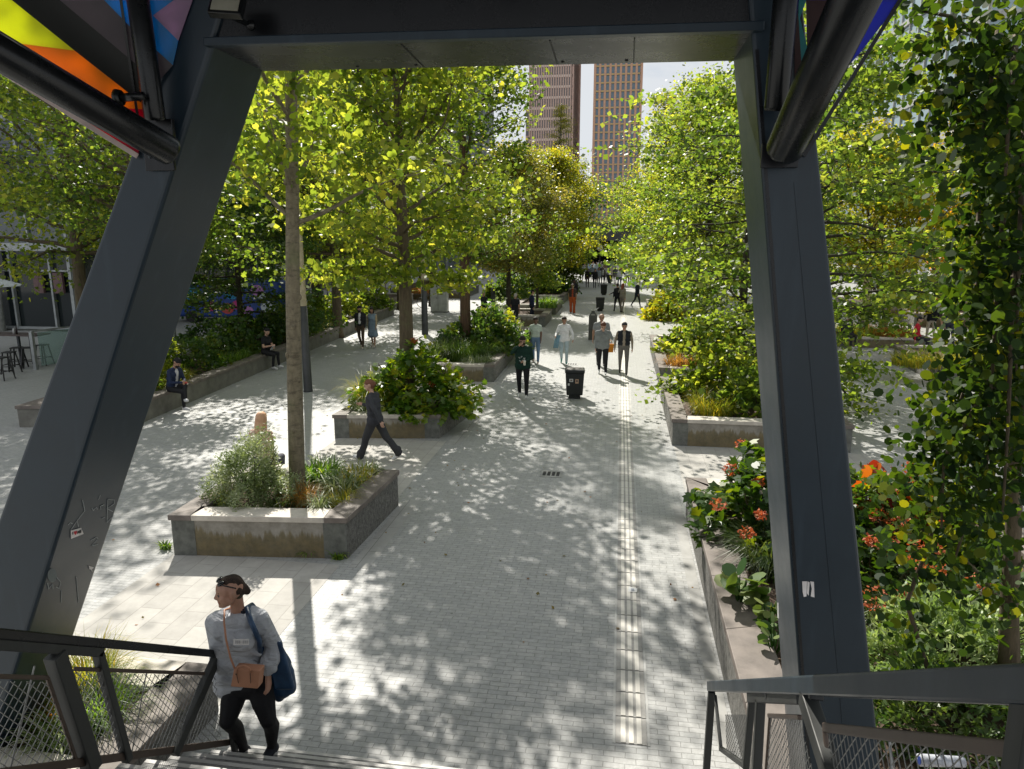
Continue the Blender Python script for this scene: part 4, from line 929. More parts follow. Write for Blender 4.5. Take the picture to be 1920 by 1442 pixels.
# planter below the left railing
z = .38
for k, (px, py, r, n, L, W, lf, lb) in enumerate(((170, 1300, .22, 520, .55, .009, GRASS_Y, 'yellow green grass tuft in the low planter between the railing posts'), (185, 1360, .22, 520, .5, .011, GRASS_G, 'fresh green grass tuft at the foot of the left railing'), (120, 1400, .2, 160, .4, .022, GRASS_V, 'pale striped tuft at the bottom left behind the wire mesh'), (110, 1350, .2, 220, .35, .012, GRASS_R, 'brown grass tuft behind the wire mesh'))):
    c = G(px, py, z); tuft(lb, (c.x, c.y, z), (r, r), n, L, W, lf, 860+k)
# weeds along the foot of the square planter and fallen leaves
for k, (px, py, lb) in enumerate(((314, 1027, 'weed growing at the left foot of the square planter'), (470, 1030, 'weed in the middle of the square planter front'), (635, 1046, 'weed at the right front corner of the square planter'), (580, 1040, 'small weed left of the front corner of the square planter'))):
    c = G(px, py); tuft(lb, (c.x, c.y-.04, 0), (.09, .05), 60, .16, .022, GRASS_G, 870+k, 'weed', 'weeds at the planter foot', name='weed')
rng = np.random.default_rng(99); Pp = np.stack([rng.uniform(-8, 1.1, 170), rng.uniform(6.5, 24, 170), np.full(170, .012)], 1)
V, K = leafcloud(Pp, .045, rng, KITE, 1.0, 0, .4); o = npmesh('fallen_leaves', V, K, leafmat('fallen leaves', [(.1, .09, .03), (.2, .15, .03), (.25, .1, .03), (.12, .08, .04)], .2), None, rng.random(170)); o['kind'] = 'stuff'
# ------------------------------------------------------------------ people
def cloth(col, rough=.85, var=.18): return mat('cloth %.3f %.3f %.3f' % col, col, rough, 0, var, 9, .25, 60, .25)
def skinm(col): 
    k = 'skin %.2f %.2f %.2f' % col
    if k in MATS: return MATS[k]
    m, nt, b = newmat(k); nt.links.new(ramp(nt, noise(nt, 14, 3), [(.3, tuple(c*.88 for c in col)), (.7, tuple(min(1, c*1.08) for c in col))]), b.inputs['Base Color'])
    b.inputs['Roughness'].default_value = .5; b.inputs['Subsurface Weight'].default_value = .08; b.inputs['Subsurface Radius'].default_value = (.01, .004, .002); MATS[k] = m; return m
SK_L, SK_M, SK_D = (.50, .30, .215), (.36, .205, .135), (.13, .07, .045)
EYE = mat('dark eye', (.02, .015, .012), .3)
def capsule(mb, a, b, ra, rb):
    a, b = Vector(a), Vector(b)
    mb.ell(a, ra, 10, 7); mb.ell(b, rb, 10, 7)
    if (b-a).length > 1e-4: mb.tube([a, b], [ra, rb], 10)
def fuse(name, prims, mats, voxel, parent, smooth_it=4, sc=1.0):
    """join capsules into one continuous skin (voxel remesh, baked) and colour each face by the nearest body part"""
    mb = MB()
    for p in prims: capsule(mb, *p[:4])
    me = bpy.data.meshes.new('tmp'); me.from_pydata(mb.v, [], mb.f); me.update()
    o = bpy.data.objects.new('tmp', me); COL.objects.link(o)
    r = o.modifiers.new('r', 'REMESH'); r.mode = 'VOXEL'; r.voxel_size = voxel
    s = o.modifiers.new('s', 'SMOOTH'); s.iterations = smooth_it; s.factor = .5
    dg = bpy.context.evaluated_depsgraph_get(); dg.update()
    nm = bpy.data.meshes.new_from_object(o.evaluated_get(dg)); nm.name = name
    bpy.data.objects.remove(o); bpy.data.meshes.remove(me)
    n = len(nm.polygons); c = np.zeros(n*3, np.float32); nm.polygons.foreach_get('center', c); c = c.reshape(-1, 3)
    best = np.full(n, 1e9); idx = np.zeros(n, np.int32); names = list(mats)
    for a, b, ra, rb, tg in prims:
        a = np.array(a, float); b = np.array(b, float); d = b-a; L = max(d @ d, 1e-9)
        t = np.clip(((c-a) @ d)/L, 0, 1); ds = np.linalg.norm(c-(a+t[:, None]*d), axis=1)-(ra+(rb-ra)*t)
        k = ds < best; best[k] = ds[k]; idx[k] = names.index(tg)
    nm.materials.clear()
    for t in names: nm.materials.append(mats[t])
    nm.polygons.foreach_set('material_index', idx); nm.polygons.foreach_set('use_smooth', [True]*n)
    if sc != 1.0:
        v = np.zeros(len(nm.vertices)*3, np.float32); nm.vertices.foreach_get('co', v); nm.vertices.foreach_set('co', v*sc)
    nm.update(); ob = bpy.data.objects.new(name, nm); COL.objects.link(ob); ob.parent = parent; return ob
def hand(P, w, d, inn, s=1.0, curl=.5, tg='skin'):
    """palm, four unequal bent fingers and a thumb; d = direction from the wrist, inn = palm side"""
    d = Vector(d).normalized(); inn = Vector(inn); inn = (inn-d*inn.dot(d)).normalized(); sd = d.cross(inn)
    w = Vector(w)
    for k in (-1, 0, 1): P.append((w+sd*.008*k, w+d*.075*s+sd*.022*k*s, .017*s, .015*s, tg))
    for k, L in ((-1.5, .062), (-.5, .076), (.5, .082), (1.5, .072)):
        r = w+d*.08*s+sd*.0195*k*s; k1 = r+(d*math.cos(curl*.6)+inn*math.sin(curl*.6))*L*.5*s; k2 = k1+(d*math.cos(curl*1.7)+inn*math.sin(curl*1.7))*L*.5*s
        P.append((r, k1, .0092*s, .0085*s, tg)); P.append((k1, k2, .0085*s, .0072*s, tg))
    b = w+d*.02*s+sd*.026*s; t1 = b+(d*.6+sd*.6+inn*.5).normalized()*.04*s; t2 = t1+(d*.9+inn*.5).normalized()*.032*s
    P.append((b, t1, .013*s, .0105*s, tg)); P.append((t1, t2, .0105*s, .009*s, tg))
def rotx(v, a, o):                     # lean forward about the hips (forward is -Y)
    v = Vector(v)-o; c, s = math.cos(a), math.sin(a); return Vector((v.x, v.y*c-v.z*s*1.0, v.y*s+v.z*c))+o if False else Vector((v.x, v.y*c-v.z*s, v.z*c+v.y*s))+o
def person(label, px=None, py=None, pos=None, rz=0, height=1.75, top=(.2, .2, .2), bottom=(.03, .03, .035), shoes=(.6, .6, .6), skin=SK_L, hair=(.03, .02, .015), hairs='short',
           sleeve='long', inner=None, sleeves=None, skirt=None, short=False, legs=(18, 6, -14, 22), arms=((8, 7, 14), (-8, 7, 14)), le=None, lh=None, re=None, rh=None, lean=2, head=(0, 8), sit=None,
           voxel=None, group='people walking on the plaza', build=1.0, loose=1.0, beard=None, hem=0, wide=0, apron=None, z=0.0, fem=False):
    if pos is None: pos = G(px, py, z)
    dist = (Vector((pos[0], pos[1], 0))).length
    vx = voxel or (.015 if dist < 30 else .02 if dist < 45 else .026 if dist < 70 else .04)
    t = thing('person', label, 'person', pos, 0, group)
    P = []; sc = height/1.75
    M = {'skin': skinm(skin), 'top': cloth(top), 'bottom': cloth(bottom), 'shoe': cloth(shoes, .6), 'hair': cloth(hair, .6), 'eye': EYE, 'lip': skinm((min(1, skin[0]*.9), skin[1]*.55, skin[2]*.6)),
         'inner': cloth(inner or top), 'sleeve': cloth(sleeves or top), 'skirt': cloth(skirt or bottom), 'sole': cloth((.6, .6, .58))}
    hz = .93; bz = build; LT, LS = .43, .42
    hips = Vector((0, 0, hz)); feet = []
    a1, k1, a2, k2 = legs
    kn = {}
    for sd, a, k in ((1, a1, k1), (-1, a2, k2)):
        h = Vector((sd*.095*bz, 0, hz-.02)); a, k = R(a), R(k); spl = .03*sd
        d1 = Vector((spl, -math.sin(a), -math.cos(a))).normalized(); kne = h+d1*LT
        d2 = Vector((0, -math.sin(a-k), -math.cos(a-k))); an = kne+d2*LS
        if sit == 'cross' and sd == 1:
            kne = h+Vector((-.10, -.42, .10)); an = kne+Vector((-.22, -.17, -.30)); d2 = (an-kne).normalized()
        lw = loose
        P.append((h, kne, .092*bz*(1+(lw-1)*.4), .064*lw, 'skin' if short and False else ('skirt' if skirt else 'bottom')))
        lt = 'skin' if (short or skirt) else 'bottom'
        c = kne.lerp(an, .35)+Vector((0, .018, 0))
        P.append((kne, c, .06*lw if lt == 'bottom' else .054, .056*lw if lt == 'bottom' else .052, lt)); P.append((c, an, .056*lw if lt == 'bottom' else .052, (.043+.02*wide)*lw if lt == 'bottom' else .037, lt))
        if wide: P.append((an+Vector((0, 0, .08)), an+Vector((0, .01, .02)), .056*lw, .062*lw, lt))
        fa = max(-.9, min(.55, (a-k)*.9)); fd = Vector((0, -math.cos(fa), -math.sin(fa)*-1 if fa > 0 else math.sin(-fa)*-1)).normalized()
        if sit == 'cross' and sd == 1: fd = Vector((-.5, -.8, .15)).normalized()
        heel = an+Vector((0, .03, -.045)); toe = an+fd*.16+Vector((0, 0, -.05))
        P.append((an, heel, .042, .037, 'shoe')); P.append((heel, toe, .036, .032, 'shoe')); P.append((an+Vector((0, 0, -.03)), toe, .04, .03, 'shoe'))
        P.append((heel+Vector((0, 0, -.022)), toe+Vector((0, 0, -.016)), .03, .026, 'sole'))
        feet += [heel.z-.052, toe.z-.045]
    # torso
    ln = R(lean)
    U = lambda *v: rotx(v, -ln, hips) if False else (lambda q: Vector((q.x, q.y*math.cos(ln)-q.z*math.sin(ln), q.y*math.sin(ln)+q.z*math.cos(ln)))+hips)(Vector(v)-hips)
    bo = 'skirt' if skirt else 'bottom'
    P.append((U(-.085*bz, .01, .95), U(.085*bz, .01, .95), .118*bz, .118*bz, bo))
    w0, w1, sh = (.075, .075, .155) if fem else (.095, .11, .175)
    P.append((U(-w0*bz, .005, 1.06), U(w0*bz, .005, 1.06), .112*bz, .112*bz, 'top'))
    P.append((U(-w1*.9*bz, .01, 1.20), U(w1*.9*bz, .01, 1.20), .115*bz, .115*bz, 'top'))
    P.append((U(-w1*bz, .012, 1.32), U(w1*bz, .012, 1.32), .112*bz, .112*bz, 'top'))
    if fem: P.append((U(-.075, -.07, 1.27), U(.075, -.07, 1.27), .062, .062, 'top'))
    P.append((U(-sh*bz, .015, 1.425), U(sh*bz, .015, 1.425), .062, .062, 'top')); P.append((U(-.07, .02, 1.45), U(.07, .02, 1.45), .065, .065, 'top'))
    if hem: P.append((U(-.09*bz, .005, .98-hem), U(.09*bz, .005, .98-hem), .126*bz, .126*bz, 'top'))
    if inner: P.append((U(0, -.075, 1.40), U(0, -.082, 1.02), .045, .05, 'inner')); P.append((U(-.07, 0, .93), U(.07, 0, .93), .127*bz, .127*bz, 'inner') if hem < -.5 else (U(0, -.05, 1.44), U(0, -.07, 1.38), .045, .05, 'inner'))
    if skirt:
        for k in range(4): P.append((U(-.07-.015*k, 0, .88-.11*k), U(.07+.015*k, 0, .88-.11*k), .12+.006*k, .12+.006*k, 'skirt'))
    if apron: P.append((U(-.05, -.10, 1.0), U(.05, -.10, 1.0), .05, .05, apron))
    # head
    hy, hp = R(head[0]), R(head[1])
    nk = U(0, .0, 1.49); hc = U(0, -.02-.05*math.sin(hp), 1.655)
    def Hh(x, y, z_):
        v = Vector((x, y*math.cos(hp)-z_*math.sin(hp), y*math.sin(hp)+z_*math.cos(hp))); return hc+Vector((v.x*math.cos(hy)-v.y*math.sin(hy), v.x*math.sin(hy)+v.y*math.cos(hy), v.z))
    P.append((U(0, .02, 1.43), Hh(0, .02, -.06), .056 if not fem else .05, .052 if not fem else .047, 'skin'))
    P.append((Hh(0, .012, .03), Hh(0, -.012, .025), .091, .083, 'skin')); P.append((Hh(0, -.03, -.02), Hh(0, -.045, -.075), .068, .04, 'skin')); P.append((Hh(-.03, -.03, -.04), Hh(.03, -.03, -.04), .05, .05, 'skin'))
    P.append((Hh(0, -.09, .012), Hh(0, -.112, -.022), .009, .015, 'skin')); P.append((Hh(-.03, -.084, .022), Hh(.03, -.084, .022), .014, .014, 'skin'))
    for sx in (-1, 1):
        P.append((Hh(sx*.033, -.087, .004), Hh(sx*.038, -.087, .004), .0105, .0105, 'eye')); P.append((Hh(sx*.088, .015, .02), Hh(sx*.086, .015, -.02), .016, .012, 'skin')); P.append((Hh(sx*.024, -.095, .027), Hh(sx*.046, -.087, .027), .006, .005, 'hair'))
    P.append((Hh(-.017, -.088, -.058), Hh(.017, -.088, -.058), .0095, .0095, 'lip'))
    if beard: P.append((Hh(-.03, -.055, -.075), Hh(.03, -.055, -.075), .047, .047, 'hair')); P.append((Hh(-.02, -.086, -.043), Hh(.02, -.086, -.043), .01, .01, 'hair'))
    # arms
    ft = 'skin' if sleeve == 'short' else 'sleeve'
    if sleeve == 'none': M['sleeve'] = M['skin']; ft = 'skin'
    for sd, (a, b, e), el, wr in ((1, arms[0], le, lh), (-1, arms[1], re, rh)):
        s0 = U(sd*(sh+.02)*bz, .015, 1.415); a, b, e = R(a), R(b), R(e)
        el_ = Vector(el) if el else s0+Vector((sd*math.sin(b), -math.sin(a)*math.cos(b), -math.cos(a)*math.cos(b)))*.29
        wr_ = Vector(wr) if wr else el_+Vector((sd*math.sin(b)*.3-sd*.04, -math.sin(a+e), -math.cos(a+e))).normalized()*.25
        lz = 1+(loose-1)*.5
        P.append((s0, el_, .056*lz, .046*lz, 'sleeve' if sleeve != 'short' else 'sleeve')); 
        if sleeve == 'short': P[-1] = (s0, s0.lerp(el_, .55), .058, .056, 'sleeve'); P.append((s0.lerp(el_, .5), el_, .045, .041, 'skin'))
        P.append((el_, wr_, .043*(lz if ft == 'sleeve' else .92), .032*(lz if ft == 'sleeve' else .9), ft))
        hd = (wr_-el_).normalized(); inn = Vector((-sd, -.25, 0)) if not wr else Vector((-sd*.3, .6, -.2))
        hand(P, wr_+hd*.012, hd, inn, 1.0, .55)
    zmin = min(feet)
    if sit is not None:
        zmin = .95-.118-.53
    P = [(Vector(a)-Vector((0, 0, zmin)), Vector(b)-Vector((0, 0, zmin)), r1, r2, tg) for a, b, r1, r2, tg in P]
    fuse('body', P, M, vx, t, 3 if vx < .02 else 2, sc)
    H = []; off = Vector((0, 0, zmin)); q = lambda *v: Hh(*v)-off
    hm = M['hair']
    if hairs != 'bald':
        H.append((q(0, .03, .052), q(0, -.012, .058), .088, .084, 'h')); H.append((q(0, .045, .02), q(0, .05, -.02), .078, .06, 'h'))
        if hairs in ('short', 'bun'): H.append((q(-.06, -.02, .07), q(.06, -.02, .07), .042, .042, 'h'))
        if hairs == 'bun': H.append((q(0, .10, .05), q(0, .12, .03), .045, .04, 'h'))
        if hairs == 'curly':
            for k in range(14): a = k*2.4; H.append((q(.075*math.cos(a), .03+.06*math.sin(a), .04+.07*((k*.37) % 1)), q(.08*math.cos(a), .035+.065*math.sin(a), .05+.07*((k*.37) % 1)), .035, .03, 'h'))
        if hairs == 'long':
            for x in (-.035, 0, .035): H.append((q(x, .05, .02), q(x*1.5, .08, -.13), .052, .036, 'h')); H.append((q(x*1.5, .08, -.13), q(x*1.1, .085, -.27), .036, .016, 'h'))
            for sx in (-1, 1): H.append((q(sx*.075, .01, .04), q(sx*.085, .0, -.17), .032, .022, 'h'))
        if hairs == 'scarf':
            H.append((q(0, .02, -.06), q(0, -.01, -.11), .085, .09, 'h'))
        fuse('hair', H, {'h': hm}, min(vx, .018) if dist < 45 else vx*.8, t, 2, sc)
    t.rotation_euler = (0, 0, rz); t['_h'] = 1; del t['_h']
    return t
def held(name, label, cat, mb, mats, par, rz=0, **kw):
    """a thing carried by a person: geometry given in that person's own frame, object stays top-level"""
    o = mb.build(name, mats, None, **kw); o.location = par.location; o.rotation_euler = par.rotation_euler; return tag(o, label, cat)
WHITE = (.68, .68, .69); BLK = (.016, .016, .019)
pw = 'people walking on the plaza'
t = person('man in a dark green sweatshirt holding a cup and raising a hand to his face', 980, 747, top=(.010, .035, .026), bottom=(.014, .014, .017), shoes=(.6, .6, .6), hair=(.02, .015, .012), beard=True, loose=1.18, legs=(10, 8, -8, 12), hem=.06, skin=SK_M,
           re=(-.30, -.16, 1.30), rh=(-.10, -.20, 1.50), le=(.27, .0, 1.14), lh=(.10, -.22, 1.10), build=1.12, head=(8, 14))
m = MB(); m.tube([(.085, -.27, 1.03), (.085, -.27, 1.15)], [.032, .04], 14).tube([(.085, -.27, 1.15), (.085, -.27, 1.165)], .043, 14, 1).tube([(.085, -.27, 1.16), (.10, -.28, 1.26)], .005, 6, 1)
held('drink_cup', 'clear takeaway cup with a straw held by the man in dark green', 'cup', m, [mat('milky cup', (.55, .5, .42), .25), mat('cup lid', (.7, .7, .7), .3)], t)
m = MB()
for k, (x, z) in enumerate(((-.08, 1.22), (-.02, 1.25), (.05, 1.2), (.02, 1.15), (-.06, 1.13), (.08, 1.16))): m.box((x, -.133, z), (.055, .012, .03), 0, Matrix.Rotation(.7*(-1)**k, 3, 'Y'))
o = m.build('chest_print', cloth((.30, .34, .33)), None); o.parent = t
m = MB().ell((-.035, -.139, 1.672), (.03, .012, .02), 8, 6).ell((.035, -.139, 1.672), (.03, .012, .02), 8, 6); o = m.build('sunglasses', EYE, None); o.parent = t; o.location = (0.005, .005, .02)
person('woman in a pale green t-shirt and blue jeans', 1004, 682, top=(.40, .46, .40), bottom=(.12, .19, .29), shoes=(.45, .33, .28), skin=SK_D, hair=(.02, .014, .012), sleeve='short', fem=True, height=1.68, legs=(12, 6, -12, 22), hairs='bun', loose=1.1, build=1.05)
t = person('woman in a white shirt and light jeans carrying a blue jacket over her arm', 1057, 683, top=WHITE, bottom=(.36, .44, .47), shoes=(.08, .28, .24), skin=SK_M, hair=(.03, .02, .016), fem=True, height=1.70, legs=(14, 5, -12, 20), arms=((10, 28, 20), (10, 20, 60)), loose=1.15, hem=.05, hairs='bun', build=1.06)
m = MB()
for k in range(5): m.tube([(-.28+.03*k, -.12-.02*k, 1.06+.01*k), (-.30+.02*k, -.14, .86), (-.36+.035*k, -.13-.01*k, .62+.04*(k % 2))], [.035, .05, .028], 8)
held('jacket', 'folded light blue jacket hanging from the arm of the woman in white', 'jacket', m, cloth((.17, .29, .36)), t, smooth=True)
m = MB().ell((-.29, -.02, 1.04), (.05, .1, .085), 12, 8); m.tube([(-.27, -.02, 1.1), (-.19, -.01, 1.45), (-.24, .04, 1.1)], .008, 5); held('shoulder_bag', 'small black shoulder bag of the woman in white', 'bag', m, cloth(BLK), t, smooth=True)
t = person('man in a grey hooded sweatshirt looking down with a hand on his face', 1129, 703, top=(.21, .225, .225), bottom=BLK, shoes=(.65, .65, .65), hair=(.12, .05, .03), legs=(8, 4, -8, 18), le=(.30, -.06, 1.22), lh=(.05, -.19, 1.47), head=(5, 30), loose=1.12, build=1.08, hem=.03, lean=5)
t2 = person('bald man in a grey t-shirt walking behind the hooded man', 1126, 687, top=(.24, .25, .255), bottom=BLK, shoes=(.03, .03, .03), hairs='bald', sleeve='short', skin=SK_M, legs=(10, 4, -10, 18), height=1.84, arms=((5, 12, 16), (0, 12, 12)), build=1.1)
p = G(1163, 690); m = MB(); m.prism([(-.11, -.05, .72), (.11, -.05, .72), (.13, -.05, 1.02), (-.13, -.05, 1.02)], (0, .1, 0)); m.tube([(-.06, 0, 1.02), (-.03, 0, 1.15), (.03, 0, 1.15), (.06, 0, 1.02)], .009, 6)
o = m.build('carrier_bag', cloth((.55, .2, .015), .5), None); o.location = (t2.location.x+.33, t2.location.y-.05, -.18); tag(o, 'orange carrier bag hanging beside the bald man', 'bag')
person('young man in a black vest with beige sleeves and grey trousers', 1168, 703, top=(.022, .024, .03), sleeves=(.27, .225, .17), bottom=(.15, .14, .13), shoes=(.05, .05, .05), hair=(.035, .033, .035), legs=(16, 8, -12, 24), loose=1.05, inner=(.3, .25, .2), skin=SK_L, arms=((4, 14, 12), (0, 18, 10)), build=1.04)
t = person('woman in a dark grey tracksuit striding left with her head turned away', 706, 864, rz=R(-98), top=(.048, .05, .058), bottom=(.045, .046, .05), shoes=(.75, .75, .75), hair=(.17, .075, .045), hairs='bun', legs=(24, 4, -26, 14), arms=((-38, 10, 12), (20, 10, 75)), loose=1.3, wide=1, fem=True, height=1.72, head=(14, 5), lean=6, build=1.08, hem=.05, voxel=.013, z=.004)
m = MB().box((-.06, -.137, 1.3), (.10, .01, .06)).box((.02, -.135, 1.26), (.06, .01, .05)); o = m.build('chest_print', cloth((.5, .5, .5)), None); o.parent = t
# couple
person('man in a dark jacket and white shirt beside the woman in a denim dress', 678, 655, top=(.022, .022, .024), inner=(.6, .58, .6), bottom=(.085, .06, .042), shoes=(.4, .36, .3), hair=BLK, beard=True, skin=SK_M, legs=(10, 4, -10, 18), apron='top')
person('woman in a denim dress and tan cardigan walking with the man in a dark jacket', 700, 652, top=(.19, .25, .31), sleeves=(.40, .31, .20), skirt=(.19, .25, .31), bottom=(.2, .25, .3), shoes=(.45, .38, .32), hair=(.02, .015, .013), hairs='long', skin=SK_M, fem=True, height=1.65, legs=(10, 4, -10, 18))
# seated
sg2 = 'people sitting on the planter walls'
WD = Vector((-1.7, 26.1)).normalized(); WN = Vector((-WD.y, WD.x))
def wallpt(px, py): 
    p = G(px, py, .48); return p
q = Vector((-11.8, 15.4))+WD*1.75-WN*.05
t = person('seated man in a navy jacket with crossed legs looking at a red phone', pos=(q.x, q.y, 0), rz=R(82), sit='cross', legs=(88, 80, 84, 86), top=(.02, .03, .07), inner=(.5, .5, .52), bottom=(.018, .018, .02), shoes=(.66, .66, .67), hair=BLK, beard=True, skin=SK_M, head=(0, 34), lean=14, le=(.25, -.17, 1.12), lh=(.04, -.36, 1.10), re=(-.25, -.17, 1.12), rh=(-.05, -.34, 1.10), group=sg2, voxel=.014)
m = MB().box((0, -.42, .755), (.07, .02, .13), 0, Matrix.Rotation(R(50), 3, 'X')); held('phone', 'red phone held by the seated man in navy', 'phone', m, mat('red phone case', (.4, .015, .02), .4), t)
q = Vector((-11.8, 15.4))+WD*7.9+WN*.05
t = person('seated woman in black reading with one hand in her lap', pos=(q.x, q.y, 0), rz=R(80), sit='seat', legs=(86, 84, 82, 92), top=BLK, bottom=(.02, .02, .023), shoes=(.62, .62, .62), hair=BLK, hairs='bun', fem=True, sleeve='short', skin=SK_L, head=(-10, 12), lean=6, le=(.24, -.10, 1.13), lh=(.06, -.30, 1.10), re=(-.24, -.10, 1.13), rh=(-.05, -.28, 1.16), group=sg2)
m = MB().box((0, -.30, .78), (.13, .015, .19), 0, Matrix.Rotation(R(40), 3, 'X')); held('paper_leaflet', 'white leaflet held up by the seated woman in black', 'leaflet', m, mat('leaflet', (.6, .6, .6), .7), t)
q = G(527, 856); person('blonde woman seen from behind sitting on the far rim of the square planter', pos=(-6.15, 11.2, .10), rz=R(176), sit='seat', legs=(86, 84, 86, 84), top=(.58, .40, .33), bottom=(.1, .1, .12), hair=(.56, .33, .2), hairs='long', fem=True, sleeve='none', skin=SK_L, group=sg2, voxel=.014, height=1.78)
q = AY(908, 590, 40.5); person('man with short grey hair in a dark top sitting behind the dark bush', pos=(q.x, 40.5, .05), sit='seat', rz=R(-30), legs=(86, 84, 86, 84), top=(.035, .035, .04), hair=(.2, .17, .15), group=sg2)
# middle distance
person('person in black with white hair seen from behind beside the planter with dark soil', pos=(AY(966, 620, 36).x, 36, 0), rz=R(170), top=BLK, bottom=(.016, .016, .018), hair=(.42, .4, .36), sleeve='short', height=1.74, skin=SK_M)
person('person in a navy shirt standing close to the bright grass planter', pos=(AY(997, 600, 38.3).x, 38.3, 0), rz=R(120), top=(.025, .035, .09), bottom=(.025, .03, .05), hair=BLK)
person('person in orange trousers and a dark waistcoat', 1073, 589, top=(.05, .035, .03), bottom=(.36, .075, .02), shoes=(.03, .03, .03), hair=(.12, .09, .08), skin=SK_M, sleeve='short', wide=1, loose=1.35, inner=(.3, .06, .03), legs=(8, 4, -8, 16))
person('person in black standing right behind the orange trousers', 1076, 573, top=BLK, bottom=BLK, skin=SK_D, hair=BLK, hairs='long')
person('man in a black suit reaching one arm out towards the bins', 1157, 585, rz=R(200), top=(.014, .014, .017), bottom=(.014, .014, .017), shoes=BLK, hair=(.025, .02, .018), legs=(18, 6, -18, 20), re=(.30, .0, 1.2), rh=(.52, .10, 1.12), le=(-.42, -.02, 1.22) if False else None, skin=SK_M)
person('red haired woman in a grey suit talking on the phone', 1166, 587, rz=R(150), top=(.20, .18, .15), bottom=(.17, .15, .13), shoes=BLK, hair=(.20, .06, .03), hairs='long', fem=True, legs=(6, 4, -6, 10), le=(.30, -.05, 1.22), lh=(.13, -.05, 1.58), height=1.74)
person('man in a dark coat walking off to the right', 1194, 577, rz=R(60), top=(.016, .024, .04), bottom=(.03, .035, .045), hair=(.12, .05, .03), arms=((-25, 12, 10), (10, 8, 16)), hem=.16, legs=(16, 6, -16, 20))
# crowd far down the walkway
cg = 'distant crowd at the end of the walkway'
crowd = [(1110, 529, (.25, .28, .35), BLK, 'slate blue top at the front left of the crowd', None), (1136, 531, (.5, .45, .42), (.2, .2, .22), 'beige top just right of the open black jacket', None), (1153, 534, (.1, .1, .12), (.25, .22, .2), 'dark top between the cream suit and the white top', None), (1168, 527, (.35, .1, .1), BLK, 'dull red top behind the white top', None), (1100, 517, (.1, .1, .1), BLK, 'black at the very back left of the crowd', None), (1123, 516, (.5, .5, .52), BLK, 'pale grey at the very back of the crowd', None), (1148, 518, (.12, .15, .25), BLK, 'dark blue at the very back right of the crowd', None), (1172, 520, (.6, .6, .6), (.3, .3, .3), 'white behind the pale blue top', None),(1101, 540, BLK, (.06, .03, .025), 'dark coat and brown trousers at the left of the crowd', None), (1115, 541, BLK, BLK, 'black suit walking towards the camera in the crowd', None), (1122, 538, (.3, .33, .38), (.3, .3, .32), 'grey shirt half behind the black suit in the crowd', None),
         (1130, 536, (.10, .09, .08), BLK, 'black jacket open over a white shirt behind the third bin', WHITE), (1147, 529, (.45, .41, .33), (.42, .38, .3), 'cream suit in the crowd', None), (1161, 541, (.55, .55, .62), (.03, .05, .12), 'white top and navy jeans right of the crowd', None),
         (1176, 537, (.5, .54, .6), (.12, .08, .06), 'pale blue top and brown skirt at the right of the crowd', None), (1184, 533, (.45, .45, .48), (.4, .4, .42), 'grey white clothes beside the folding sign', None), (1096, 524, (.4, .4, .42), (.3, .3, .3), 'pale jacket at the back left of the crowd', None), (1106, 521, (.3, .4, .5), (.1, .1, .12), 'light blue shirt at the back of the crowd', None),
         (1112, 519, WHITE, (.1, .13, .2), 'white shirt and dark tie at the back of the crowd', None), (1118, 522, (.35, .42, .5), (.2, .2, .22), 'blue grey shirt in the middle of the crowd', None), (1127, 520, (.2, .2, .21), BLK, 'grey jacket in the middle of the crowd', None), (1134, 521, (.14, .09, .07), (.1, .08, .07), 'brown top at the back of the crowd', None),
         (1140, 520, (.04, .05, .08), BLK, 'navy jacket right of the brown top in the crowd', None), (1156, 523, (.62, .60, .66), (.3, .3, .32), 'white blouse behind the cream suit', None), (1090, 530, (.25, .25, .27), BLK, 'grey top leaning at the left edge of the crowd', None)]
for k, (px, py, tp, bt, lb, inn) in enumerate(crowd):
    person('distant person in '+lb, px, py, rz=R([0, 10, -12, 0, 180, 170, 12, 0][k % 8]), top=tp, bottom=bt, inner=inn, hair=[BLK, (.1, .06, .04), (.25, .2, .15)][k % 3], skin=[SK_L, SK_M, SK_D][k % 3], group=cg, legs=[(14, 5, -12, 20), (-12, 18, 14, 5)][k % 2], shoes=BLK)
# right plaza
person('man in a black jacket and cream trousers seen from behind on the right plaza', 1742, 641, rz=R(172), top=(.012, .014, .016), bottom=(.52, .46, .38), shoes=BLK, hair=BLK, legs=(10, 4, -12, 14), hem=.02, arms=((10, 14, 40), (10, 14, 40)))
person('person in a red top with bare legs beside the man in cream trousers', 1756, 614, rz=R(180), top=(.4, .05, .04), bottom=(.03, .03, .03), short=True, hair=(.25, .03, .02), sleeve='short', fem=True)
person('person in a white top behind the man in cream trousers', 1744, 602, rz=R(180), top=WHITE, bottom=(.3, .3, .32), hair=BLK)
person('person in dark clothes half hidden by the dangling branches', 1775, 650, rz=R(20), top=(.02, .025, .035), bottom=(.03, .035, .05), hair=BLK)
q = AY(1588, 618, 31.4); person('dark haired person with a tanned face sitting left of the dark bollard', pos=(q.x, 31.4, 0), rz=R(25), sit='seat', legs=(86, 84, 86, 84), top=(.03, .03, .035), hair=(.03, .02, .018), group=sg2)
q = AY(1716, 650, 30.6); person('person in a red top leaning at the right end of the low grass planter', pos=(q.x, 30.6, 0), rz=R(60), sit='seat', legs=(86, 84, 86, 84), top=(.4, .015, .03), hair=BLK, group=sg2)
for k, (px, py, tp, lb) in enumerate(((1662, 543, (.5, .5, .55), 'pale clothes far back behind the multi stemmed tree'), (1675, 546, (.12, .17, .35), 'a blue shirt far back behind the multi stemmed tree'), (1697, 549, WHITE, 'a white shirt in front of the white ground floor'), (1728, 553, BLK, 'black by the entrance of the white ground floor'))):
    person('distant person in '+lb, px, py, top=tp, bottom=[(.3, .3, .32), BLK][k % 2], rz=R(40*k), group='distant people on the right plaza')
